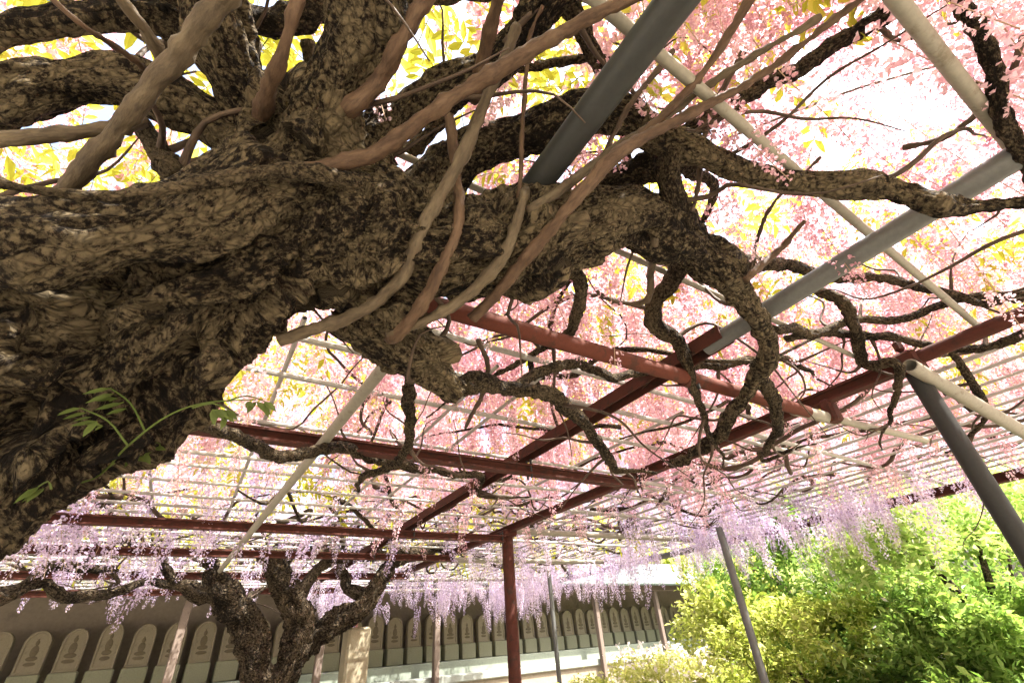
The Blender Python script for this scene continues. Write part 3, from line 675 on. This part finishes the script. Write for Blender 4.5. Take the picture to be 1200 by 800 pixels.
bvh = BVHTree.FromPolygons(np.vstack(_bv).tolist(), np.vstack(_bf).tolist())
def surf(x, y):
    d, _ = ray(x, y); h = bvh.ray_cast(Vector(EYE.tolist()), Vector(d.tolist())); return h[3]
def lay(pth, rooted=True):
    out = []
    for k, (x, y, d, r) in enumerate(pth):
        h = surf(x, y); rr = rm(x, y, d, r)
        if h is not None:
            if k == 0 and rooted:
                q = 1.0 / (1e-6 + math.hypot(pth[1][0] - x, pth[1][1] - y)); dx, dy = (x - pth[1][0]) * q, (y - pth[1][1]) * q
                out.append((x + dx * r * 1.6, y + dy * r * 1.6, h + rr * 3.5, r * 1.2)); d = h - rr * 0.1; r = r * 1.1
            elif h - rr * 1.3 < d: d = h - rr * 1.3
        out.append((x, y, d, r))
    return out
for k, (pth, mt) in enumerate(vines):
    limb([(x, y, d, q * 0.80) for x, y, d, q in pth] if k == 1 else lay([(x, y, d, q * 0.80) for x, y, d, q in pth]), name='vine', mat=mt, sides=18, step=0.008, gn=0.24, rg=0.08, fi=0.0022, seed=90 + 1.9 * k, wob=0.012)

# ------------------------------------------------------------------ second wisteria, forked, behind
DT = 5.0
t2 = atz(312, 760, 1.6) if False else None
tb = atd(318, 800, DT)
root2 = empty('forked_wisteria', (float(tb[0]), float(tb[1]), 0.0), 'forked wisteria with two leaning dark trunks under lilac racemes before the gallery', 'tree')
R2L = np.array(root2.location)
def t2path(L, d0=DT): return [(x, y, d0 + dd, r * 0.80) for x, y, dd, r in L]
T2 = [
 t2path([(303, 830, 0, 27), (300, 770, 0, 27), (290, 735, 0, 27), (268, 700, -0.05, 24), (252, 680, -0.1, 20), (245, 655, -0.1, 13)]),
 t2path([(322, 830, 0.05, 28), (338, 780, 0.0, 26), (352, 740, 0.0, 26), (345, 705, 0, 22), (325, 670, -0.05, 20), (308, 645, -0.1, 13)]),
 t2path([(350, 760, 0.05, 24), (390, 730, 0.1, 20), (425, 712, 0.15, 18), (445, 680, 0.2, 13), (468, 655, 0.3, 9), (530, 640, 0.5, 6)]),
 t2path([(262, 700, 0, 13), (238, 702, 0, 11), (218, 690, 0, 9), (205, 682, 0, 8)]),
 t2path([(345, 700, 0, 14), (372, 670, 0, 10), (400, 655, 0.1, 7), (450, 640, 0.2, 5)]),
 t2path([(340, 690, 0, 13), (335, 660, 0, 11), (352, 645, 0, 8), (380, 636, 0, 5)]),
 t2path([(430, 705, 0.2, 13), (405, 680, 0.3, 9), (400, 660, 0.3, 7)]),
]
tparts = []
for k, pth in enumerate(T2[:3]):
    p, r = dpath(pth)
    if k < 2: p = np.vstack([R2L + [(-0.08, 0.1)[k], 0, -0.1], R2L + [(-0.1, 0.08)[k], 0, 0.6], p]); r = np.concatenate([[0.34, 0.25], r])
    tparts.append(tube(p, r, 20, 0.06, gnarl=0.2, seed=k * 3.3))
tm2 = rm_union(tparts, 0.012, 2)
_p2 = []
for pth in T2[:3]: p, r = dpath(pth); p = np.vstack([[p[0][0], p[0][1], 0], p]); tube(p, np.concatenate([[0.3], r]), 8, 0.06); _p2.append(tube.path)
grained(tm2, _p2, 0.75)
tm2.materials.clear(); tm2.materials.append(M['bark_far']); tm2.name = 'trunk'
link('trunk', tm2, root2)
for k, pth in enumerate(T2[3:]): limb(pth, root2, mat='bark_far', sides=16, step=0.04, gn=0.4, rg=0.15, fi=0.008, seed=k * 5.5 + 200, wob=0.06, twigs=8, taper=True)
def far_limb(path, r0=None):
    limb(path, root2, mat='bark_far', sides=14, step=0.04, gn=0.4, rg=0.15, fi=0.006, seed=abs(path[0][0]), wob=0.06, twigs=8, taper=True)
far_limb([(-20, 705, 4.6, 9), (40, 690, 4.7, 8), (75, 705, 4.8, 9), (120, 694, 5.0, 8), (170, 685, 5.2, 6), (215, 684, 5.3, 6)])
far_limb([(-30, 720, 4.6, 14), (10, 690, 4.6, 11), (60, 668, 4.7, 8), (120, 660, 4.9, 6)])
far_limb([(300, 655, 4.9, 6), (360, 650, 4.9, 6), (430, 650, 5.1, 6), (500, 645, 5.4, 5), (560, 636, 5.6, 5)])

# ------------------------------------------------------------------ wandering branches over the lattice
def wander(root, a0, b0, z0, ang, L, r0, seed, mat):
    g = np.random.default_rng(seed); n = max(4, int(L / 0.28)); p = AB(a0, b0, z0); P_ = [p]; R_ = [r0]
    for k in range(n):
        ang += g.normal(0, 0.45)
        d = A * math.cos(ang) + B * math.sin(ang); st = 0.2 + 0.16 * g.random()
        p = p + d * st; p[2] = ZL + 0.06 + 0.09 * g.random() + (0.0 if g.random() < 0.8 else -0.13); P_.append(p.copy()); R_.append(r0 * (1 - 0.75 * (k + 1) / n))
    v, f = tube(P_, R_, 8, 0.05, 0.35, 0, 0, seed * 1.7, 0.03)
    return link('branch', set_grain(mesh('branch', v, f, M[mat], True), tube.grain), root)
for k in range(230):
    a0 = rng.uniform(0.6, 7.2); b0 = rng.uniform(-3.4, 5.0)
    if a0 < 1.2 and b0 < 0.6: continue
    wander(root1 if a0 < 3.3 else root2, a0, b0, ZL + 0.1, rng.uniform(0, 6.28), rng.uniform(0.8, 2.2), rng.uniform(0.006, 0.019) * (1 if a0 < 3 else 1.4), 300 + k, 'twig' if k % 2 else 'bark_limb')

# ------------------------------------------------------------------ racemes and leaves
def raceme_mesh(name, L, n, seed, petal, bend):
    g = np.random.default_rng(seed); v, f, mi = [], [], []
    def axis(t): return np.array([bend * t * t, 0.4 * bend * math.sin(3 * t), -L * t])
    for k in range(7):            # stem
        c = axis(k / 6)
        for q in range(3): v.append(c + 0.0012 * np.array([math.cos(q * 2.094), math.sin(q * 2.094), 0]))
    for k in range(6):
        for q in range(3): f.append((k*3+q, k*3+(q+1) % 3, (k+1)*3+(q+1) % 3, (k+1)*3+q)); mi.append(1)
    for k in range(n):
        t = 0.05 + 0.95 * (k + 0.5) / n; th = k * 2.39996 + g.normal(0, 0.25)
        out = np.array([math.cos(th), math.sin(th), 0.0])
        rad = (0.044 * (1 - t) ** 0.8 + 0.009) * g.uniform(0.75, 1.15); sz = (0.0130 * (1 - t) ** 0.6 + 0.0050) * g.uniform(0.8, 1.15)
        c = axis(t) + out * rad + np.array([0, 0, -0.012 * (1 - t) + 0.008 * g.normal()])
        o = out + 0.35 * g.normal(size=3); o /= np.linalg.norm(o)
        u = np.array([0, 0, 1.0]) + 0.25 * g.normal(size=3); s = np.cross(o, u); s /= np.linalg.norm(s); u = np.cross(s, o)
        i = len(v)
        # banner: folded diamond standing up; wings and keel: a folded boat pointing out
        v += [c, c + s * sz * 0.62 + u * sz * 0.55 + o * sz * 0.25, c + u * sz * 1.05 - o * sz * 0.05, c - s * sz * 0.62 + u * sz * 0.55 + o * sz * 0.25]
        f += [(i, i + 1, i + 2, i + 3)]; mi.append(0)
        v += [c - u * sz * 0.1, c + o * sz * 0.9 - u * sz * 0.35, c + o * sz * 0.5 + s * sz * 0.34, c + o * sz * 0.5 - s * sz * 0.34]
        f += [(i + 4, i + 6, i + 5), (i + 4, i + 5, i + 7)]; mi += [0, 0]
        v += [c + s * sz * 0.1, c + s * sz * 0.55 + o * sz * 0.5 - u * sz * 0.1, c + s * sz * 0.25 + o * sz * 0.8 - u * sz * 0.45, c - s * sz * 0.1, c - s * sz * 0.55 + o * sz * 0.5 - u * sz * 0.1, c - s * sz * 0.25 + o * sz * 0.8 - u * sz * 0.45]
        f += [(i + 8, i + 9, i + 10), (i + 11, i + 13, i + 12)]; mi += [0, 0]
    return mesh(name, np.array(v), f, [M[petal], M['raceme_stem']], False, mi)
def leaf_mesh(name, seed, mat, nl=4, ll=0.062):
    g = np.random.default_rng(seed); v, f, mi = [], [], []; L = 0.20
    def axis(t): return np.array([L * t, 0, -0.05 * t * t])
    for k in range(5):
        c = axis(k / 4)
        for q in range(3): v.append(c + 0.0014 * np.array([0, math.cos(q * 2.094), math.sin(q * 2.094)]))
    for k in range(4):
        for q in range(3): f.append((k*3+q, k*3+(q+1) % 3, (k+1)*3+(q+1) % 3, (k+1)*3+q)); mi.append(1)
    spots = [(0.28 + 0.68 * k / nl, sd_) for k in range(nl) for sd_ in (-1, 1)] + [(1.0, 0)]
    for t, sd_ in spots:
        b = axis(t); an = sd_ * g.uniform(0.85, 1.2); l = ll * g.uniform(0.75, 1.1); w = l * 0.20
        d = np.array([math.cos(an), math.sin(an), g.normal(-0.35, 0.2)]); d /= np.linalg.norm(d)
        s = np.cross(d, [0, 0, 1.0]); s /= np.linalg.norm(s); u = np.cross(s, d); i = len(v)
        v += [b, b + d * l * 0.4 + s * w + u * w * 0.35, b + d * l * 0.75 + s * w * 0.7 + u * w * 0.1 - np.array([0, 0, 0.1 * l]), b + d * l - np.array([0, 0, 0.22 * l]), b + d * l * 0.75 - s * w * 0.7 + u * w * 0.1 - np.array([0, 0, 0.1 * l]), b + d * l * 0.4 - s * w + u * w * 0.35]
        f += [(i, i + 1, i + 2, i + 3), (i, i + 3, i + 4, i + 5)]; mi += [0, 0]
    return mesh(name, np.array(v), f, [M[mat], M['stem']], False, mi)
pink_me = [raceme_mesh('raceme', 0.40, 120, 11, 'petal_pink', 0.02), raceme_mesh('raceme', 0.52, 150, 12, 'petal_pink', -0.03), raceme_mesh('raceme', 0.30, 92, 13, 'petal_pink', 0.01)]
lilac_me = [raceme_mesh('raceme', 0.34, 90, 21, 'petal_lilac', 0.03), raceme_mesh('raceme', 0.46, 112, 22, 'petal_lilac', -0.04), raceme_mesh('raceme', 0.24, 70, 23, 'petal_lilac', 0.02)]
leaf_me = [leaf_mesh('leaf', 31, 'leaf'), leaf_mesh('leaf', 32, 'leaf', 5), leaf_mesh('leaf', 33, 'leaf', 4, 0.05)]
TRUNK_POLY = [(0, 0), (400, -20), (640, 0), (480, 160), (700, 250), (560, 370), (260, 470), (200, 550), (0, 620)]
def in_poly(x, y, poly):
    ins = np.zeros(len(x), bool); n = len(poly)
    for k in range(n):
        x0, y0 = poly[k]; x1, y1 = poly[(k + 1) % n]
        c = ((y0 > y) != (y1 > y)) & (x < (x1 - x0) * (y - y0) / ((y1 - y0) + 1e-9) + x0); ins ^= c
    return ins
def scatter_tree(root, meshes, P_, E_, S_, part, mass, limit=300):
    """the pieces that show largest become parts of their own, the rest one mass of instances"""
    x, y, dz = proj(P_); dist = np.linalg.norm(P_ - EYE, axis=1)
    vis = (dz > 0.05) & (x > -10) & (x < 1210) & (y > -40) & (y < 810) & ~in_poly(x, y, TRUNK_POLY)
    score = np.where(vis, S_ / dist, 0); order = np.argsort(-score); big = order[:limit]; rest = order[limit:]
    idx = rng.integers(0, 3, len(P_))
    src = {}
    for i in big:
        o = link(part, meshes[idx[i]], root, P_[i]); o.rotation_euler = E_[i]; o.scale = (S_[i],) * 3; src.setdefault(int(idx[i]), o)
    pm = bpy.data.meshes.new(mass); q = P_[rest] - np.array(root.location)
    pm.vertices.add(len(rest)); pm.vertices.foreach_set('co', q.astype(np.float32).ravel())
    at = pm.attributes.new('rot', 'FLOAT_VECTOR', 'POINT'); at.data.foreach_set('vector', E_[rest].astype(np.float32).ravel())
    at = pm.attributes.new('scl', 'FLOAT', 'POINT'); at.data.foreach_set('value', S_[rest].astype(np.float32))
    at = pm.attributes.new('idx', 'INT', 'POINT'); at.data.foreach_set('value', idx[rest].astype(np.int32))
    o = bpy.data.objects.new(mass, pm); COL.objects.link(o); o.parent = root; o['kind'] = 'stuff'
    ng = bpy.data.node_groups.new(mass, 'GeometryNodeTree')
    ng.interface.new_socket('Geometry', in_out='INPUT', socket_type='NodeSocketGeometry'); ng.interface.new_socket('Geometry', in_out='OUTPUT', socket_type='NodeSocketGeometry')
    gi = ng.nodes.new('NodeGroupInput'); go = ng.nodes.new('NodeGroupOutput'); ip = ng.nodes.new('GeometryNodeInstanceOnPoints')
    join = ng.nodes.new('GeometryNodeGeometryToInstance')
    for k in (2, 1, 0):
        ob = ng.nodes.new('GeometryNodeObjectInfo'); ob.inputs['Object'].default_value = src[k]; ob.transform_space = 'ORIGINAL'; ng.links.new(ob.outputs['Geometry'], join.inputs[0]) if False else None
        gti = ng.nodes.new('GeometryNodeGeometryToInstance'); ng.links.new(ob.outputs['Geometry'], gti.inputs[0])
        src[('n', k)] = gti
    jn = ng.nodes.new('GeometryNodeJoinGeometry')
    for k in (2, 1, 0): ng.links.new(src[('n', k)].outputs[0], jn.inputs[0])
    ng.nodes.remove(join)
    def att(nm, ty):
        a = ng.nodes.new('GeometryNodeInputNamedAttribute'); a.data_type = ty; a.inputs['Name'].default_value = nm; return a.outputs[0]
    ng.links.new(gi.outputs[0], ip.inputs['Points']); ng.links.new(jn.outputs[0], ip.inputs['Instance'])
    ip.inputs['Pick Instance'].default_value = True
    ng.links.new(att('idx', 'INT'), ip.inputs['Instance Index'])
    er = ng.nodes.new('FunctionNodeEulerToRotation'); ng.links.new(att('rot', 'FLOAT_VECTOR'), er.inputs[0]); ng.links.new(er.outputs[0], ip.inputs['Rotation'])
    ng.links.new(att('scl', 'FLOAT'), ip.inputs['Scale'])
    ng.links.new(ip.outputs[0], go.inputs[0])
    md = o.modifiers.new('scatter', 'NODES'); md.node_group = ng
    return o
def canopy(n, a0, a1, b0_, b1_, z0, z1, thr, seed, fs=1.1):
    g = np.random.default_rng(seed)
    a = g.uniform(a0, a1, n); b = g.uniform(b0_, b1_, n); z = g.uniform(z0, z1, n)
    P_ = a[:, None] * A + b[:, None] * B; P_[:, 2] = z
    d = fbm(np.stack([a * fs, b * fs, z * 0 + seed], 1), 2)
    keep = d > thr
    return P_[keep], a[keep], b[keep], g
# pink racemes of the old tree
P1, a_, b_, g = canopy(10800, -2.6, 4.8, -3.0, 5.2, 2.70, 3.7, -0.30, 5)
dens = np.where(b_ > 2.2, 0.85, np.where(b_ > 0.55, 0.95, 0.2)) * np.where((a_ > 1.2) & (b_ < 0.6), 2.5, 1)
P1[:, 2] += np.where(b_ > 2.3, 0.02, 0)
k_ = (g.random(len(P1)) < dens) & (np.linalg.norm(P1 - EYE, axis=1) > 1.25); k_ &= g.random(len(P1)) < np.clip((4.8 - a_ - 0.9 * np.clip(b_ - 2.2, 0, 3)) / 1.2, 0, 1)
P1 = P1[k_]; n1 = len(P1)
E1 = np.stack([g.normal(0, 0.13, n1), g.normal(0, 0.13, n1), g.uniform(0, 6.28, n1)], 1); S1_ = g.uniform(0.7, 1.15, n1)
scatter_tree(root1, pink_me, P1, E1, S1_, 'raceme', 'blossom_mass')
# lilac racemes of the forked tree
P2, a_, b_, g = canopy(7500, 1.2, 8.2, -4.6, 5.2, 2.60, 3.3, -0.22, 9)
k_ = (g.random(len(P2)) < np.clip((a_ - 2.4 + 0.5 * np.clip(b_ - 2.2, 0, 3)) / 1.0, 0, 1)) & (g.random(len(P2)) < np.where(b_ < 1.6, 0.42, 0.95)); P2 = P2[k_]
def fringe(n, a0, a1, b0_, b1_, z0, z1, clump):
    ca, cb = g.uniform(a0, a1, clump), g.uniform(b0_, b1_, clump); i = g.integers(0, clump, n)
    q = (ca[i] + g.normal(0, 0.16, n))[:, None] * A + (cb[i] + g.normal(0, 0.16, n))[:, None] * B; q[:, 2] = g.uniform(z0, z1, n); return q
P2 = np.vstack([P2, fringe(360, 0.5, 7.8, 4.2, 5.1, 2.34, 2.64, 44), fringe(230, 5.4, 8.1, 1.2, 5.0, 2.20, 2.60, 40), fringe(150, 2.5, 3.6, -2.5, -0.7, 2.32, 2.62, 12), fringe(110, 3.4, 5.5, -3.2, 1.2, 2.32, 2.58, 20)]); n2 = len(P2)
E2 = np.stack([g.normal(0, 0.14, n2), g.normal(0, 0.14, n2), g.uniform(0, 6.28, n2)], 1); S2_ = g.uniform(0.55, 1.25, n2)
scatter_tree(root2, lilac_me, P2, E2, S2_, 'raceme', 'blossom_mass')
# leaves
def leaves(root, n, rect, z, seed, thr, seedE, limit=300):
    P_, a, b, g = canopy(n, *rect, *z, thr, seed, 0.9)
    P_ = P_[(np.linalg.norm(P_ - EYE, axis=1) > 1.15) & (g.random(len(P_)) < np.where((b > 1.1) & (a < 3.4), 0.8, 1.0))]; k = len(P_)
    E_ = np.stack([g.normal(0, 0.5, k), g.normal(0.1, 0.5, k), g.uniform(0, 6.28, k)], 1)
    scatter_tree(root, leaf_me, P_, E_, g.uniform(0.8, 1.35, k), 'leaf', 'foliage', limit)
leaves(root1, 10000, (-5.0, 3.6, -3.4, 5.3), (2.85, 3.6), 14, -0.12, 1)  # leaves behind the camera are unseen, added to shade the space underneath
leaves(root2, 5000, (3.4, 8.0, -4.8, 5.4), (2.60, 3.2), 15, -0.15, 2)

# fresh shoot on the trunk
def shoot_leaflet(c, d, l, g):
    d = np.asarray(d, float); d /= np.linalg.norm(d); s = np.cross(d, [0.2, -0.9, 0.3]); s /= np.linalg.norm(s); u = np.cross(s, d); w = l * 0.17
    v = [c, c + d*l*0.3 + s*w*0.9 + u*w*0.3, c + d*l*0.65 + s*w*0.8 + u*w*0.2, c + d*l, c + d*l*0.65 - s*w*0.8 + u*w*0.2, c + d*l*0.3 - s*w*0.9 + u*w*0.3]
    return v, [(0, 1, 2, 3), (0, 3, 4, 5)]
SD = lambda x, y, q: (surf(x, y) or 1.1) - q
sp = [(40, 575, SD(40, 575, -0.01), 3), (110, 560, SD(110, 560, 0.01), 3.5), (150, 522, SD(150, 522, 0.05), 3.5), (195, 488, SD(195, 488, 0.07), 3), (240, 472, SD(195, 488, 0.09), 2.5), (300, 468, SD(195, 488, 0.10), 1.8)]
p, r = dpath(sp); v, f = tube(p, r * 0.5, 8, 0.01)
shoot = link('shoot', mesh('shoot', v, f, M['leaf_shoot'], True), root1)
g = np.random.default_rng(77)
for (px, py, qx, qy, d, n_) in ((150, 522, 95, 478, 0.78, 5), (170, 505, 130, 455, 0.77, 5), (120, 552, 185, 518, 0.79, 4), (225, 478, 268, 480, 0.76, 5), (60, 573, 45, 570, 0.85, 2), (265, 470, 310, 470, 0.78, 3)):
    d = (surf(min(px, 195), py) or 0.95) - 0.06; c0 = atd(px, py, d); c1 = atd(qx, qy, d - 0.01)
    v, f = tube([c0, (c0 + c1) / 2 + [0, 0, 0.01], c1], [0.0016, 0.0014, 0.001], 6, 0.01); link('leaf_stalk', mesh('leaf_stalk', v, f, M['leaf_shoot'], True), shoot)
    for k in range(n_):
        t = 0.55 + 0.45 * k / max(1, n_ - 1); c = c0 + (c1 - c0) * t
        for sd_ in (-1, 1):
            dd = (c1 - c0) / np.linalg.norm(c1 - c0) * 0.5 + np.array([0.35 * sd_, -0.15, -0.75]) + 0.15 * g.normal(size=3)
            v, f = shoot_leaflet(c, dd, 0.031 * g.uniform(0.6, 1.15), g); link('leaflet', mesh('leaflet', np.array(v), f, M['leaf_shoot']), shoot)

# ------------------------------------------------------------------ shrubs and trees beyond the pergola
def leaf_cloud(name, centres, radii, n, size, mat, seed, droop=0.0, shell=0.4):
    g = np.random.default_rng(seed); w = np.array([a * b * c for a, b, c in radii]); idx = g.choice(len(centres), n, p=w / w.sum())
    d = g.normal(size=(n, 3)); d /= np.linalg.norm(d, axis=1)[:, None]
    rr = (shell + (1 - shell) * g.random(n) ** 0.7) * (1 + 0.18 * g.normal(size=n))
    c = np.asarray(centres)[idx] + d * np.asarray(radii)[idx] * rr[:, None]
    c = c[fbm(c * (2.2), 2) > -0.14]; c = c[c[:, 2] > 0.05]; n = len(c)
    c[:, 2] -= droop * g.random(n) ** 2
    nrm = g.normal(size=(n, 3)) * 0.8 + np.array([0, 0, 0.9]); nrm /= np.linalg.norm(nrm, axis=1)[:, None]
    t = np.cross(nrm, g.normal(size=(n, 3))); t /= np.linalg.norm(t, axis=1)[:, None]; b = np.cross(nrm, t)
    s = size * g.uniform(0.45, 1.45, n)[:, None]
    v = np.stack([c - t * s, c + b * s * 0.42 + nrm * s * 0.12, c + t * s - nrm * s * 0.25, c - b * s * 0.42 + nrm * s * 0.12], 1).reshape(-1, 3)
    f = np.arange(n * 4).reshape(-1, 4)
    return mesh(name, v, f, M[mat])
def plant(name, label, cat, px, dist, ztop, width, mat, seed, n=9000, size=0.045, group=None, zlow=0.2, trunk=True, lobes=16, droop=0.0, bloom=0, hgt=None):
    g = np.random.default_rng(seed); dr, _ = ray(px, 700); h = np.array([dr[0], dr[1], 0]); h /= np.linalg.norm(h); base = h * dist
    root = empty(name, base.tolist(), label, cat, group)
    zc = (ztop + zlow) / 2; hz = (ztop - zlow) / 2; cs, rs = [], []
    for k in range(lobes):
        th = g.uniform(0, 6.28); q = math.sqrt(g.random()) * 0.85; zz = g.uniform(-0.85, 0.85)
        sc = math.sqrt(max(0.15, 1 - zz * zz * 0.8))
        cs.append(base + [width * q * sc * math.cos(th), width * q * sc * math.sin(th), zc + hz * zz]); r_ = width * g.uniform(0.14, 0.36)
        rs.append((r_, r_, r_ * g.uniform(0.45, 0.75)))
    link('crown', leaf_cloud('crown', cs, rs, n, size, mat, seed + 1, droop), root)
    if bloom:
        link('blossom', leaf_cloud('blossom', [c + [0, 0, 0.08] for c in cs], rs, bloom, 0.035, 'petal_white', seed + 5, 0, 0.95), root)['kind'] = 'stuff'
    if trunk:
        r0 = 0.035 + 0.02 * ztop
        v, f = tube([base - [0, 0, 0.1], base + [0.05, 0.02, zlow + 0.3], base + [0.0, 0.05, zc]], [r0 * 1.3, r0, r0 * 0.6], 10, 0.1, 0.3, 0.1)
        tk = link('trunk', set_grain(mesh('trunk', v, f, M['bark_far'], True), tube.grain), root)
        for k in range(0, min(lobes, 9)):
            c = cs[k]; s_ = base + [0, 0.03, zlow + 0.25 + (zc - zlow) * 0.6 * g.random()]
            v, f = tube([s_, (s_ + c) / 2 + [0, 0, 0.1], c], [r0 * 0.5, r0 * 0.35, r0 * 0.12], 7, 0.12, 0.2); link('limb', set_grain(mesh('limb', v, f, M['bark_far'], True), tube.grain), tk)
    return root
plant('maple_tree', 'fresh green maple with drooping leaves behind the grey steel post', 'tree', 1150, 6.8, 2.95, 1.7, 'leaf_maple', 501, 44000, 0.040, zlow=0.4, lobes=46, bloom=260)
plant('maple_tree', 'tall bright green maple whose branches show between the lilac racemes', 'tree', 985, 8.6, 3.2, 1.9, 'leaf_maple', 511, 44000, 0.046, zlow=0.4, lobes=46, bloom=260)
plant('weeping_tree', 'pale green weeping tree hanging over the end of the gallery ledge', 'tree', 850, 9.2, 2.9, 1.25, 'leaf_yellow', 521, 28000, 0.046, zlow=1.2, lobes=28, droop=0.9)
plant('yellow_bush', 'dense yellow-green bush at the foot of the thin grey post', 'bush', 930, 6.4, 1.85, 1.15, 'leaf_yellow', 531, 32000, 0.034, zlow=0.1, lobes=46)
plant('round_bush', 'rounded dark green bush between the maples and the yellow bush', 'bush', 1040, 7.0, 1.8, 0.9, 'leaf_dark', 541, 28000, 0.034, zlow=0.1, lobes=24)
plant('leafy_shrub', 'leafy green shrub in front of the maple behind the steel post', 'bush', 1130, 5.7, 1.78, 0.95, 'leaf_maple', 551, 28000, 0.036, zlow=0.1, lobes=40)
plant('azalea_bush', 'azalea bush thick with white flowers below the last gallery posts', 'bush', 765, 6.4, 1.46, 1.0, 'leaf_yellow', 561, 30000, 0.026, zlow=0.1, trunk=True, bloom=1800, lobes=30)
plant('clipped_bush', 'small yellow-green bush beside the foot of the red post', 'bush', 672, 6.0, 1.36, 0.72, 'leaf_yellow', 571, 22000, 0.026, zlow=0.1, lobes=26)
plant('broadleaf_tree', 'broad dark tree closing the garden behind the maples', 'tree', 1010, 15, 4.4, 3.2, 'leaf_maple', 581, 30000, 0.09, zlow=0.3, lobes=30)
plant('broadleaf_tree', 'spreading green tree at the garden edge past the steel post', 'tree', 1240, 12.5, 3.9, 2.8, 'leaf_maple', 591, 30000, 0.075, zlow=0.3, lobes=30)
GT = ['in line with the old leaning trunk', 'right behind the forked wisteria', 'between the forked wisteria and the red post', 'in line with the red post', 'near the weeping tree']
for k, (px, d, zt, w) in enumerate(((60, 15, 5.0, 2.6), (250, 16, 4.6, 2.4), (430, 17, 4.4, 2.6), (620, 18, 4.6, 2.6), (760, 19, 4.8, 2.6))):
    plant('garden_tree', 'yellow-green tree above the gallery roof ' + GT[k], 'tree', px, d, zt, w, 'leaf_yellow', 600 + k * 7, 9000, 0.14, 'trees behind the gallery roof', zlow=1.5, lobes=18)
# pale post carrying the right limb of the forked tree
pq = atd(419, 735, 5.25); hh = float(pq[2])
mb = MB().box((pq[0], pq[1], hh / 2), (0.21, 0.21, hh), np.stack([A, B, [0, 0, 1]]), 0.02)
tag(link('timber_post', mb.me('timber_post', M['timber_pale'])), 'thick pale timber post propping the low limb of the forked wisteria', 'post')
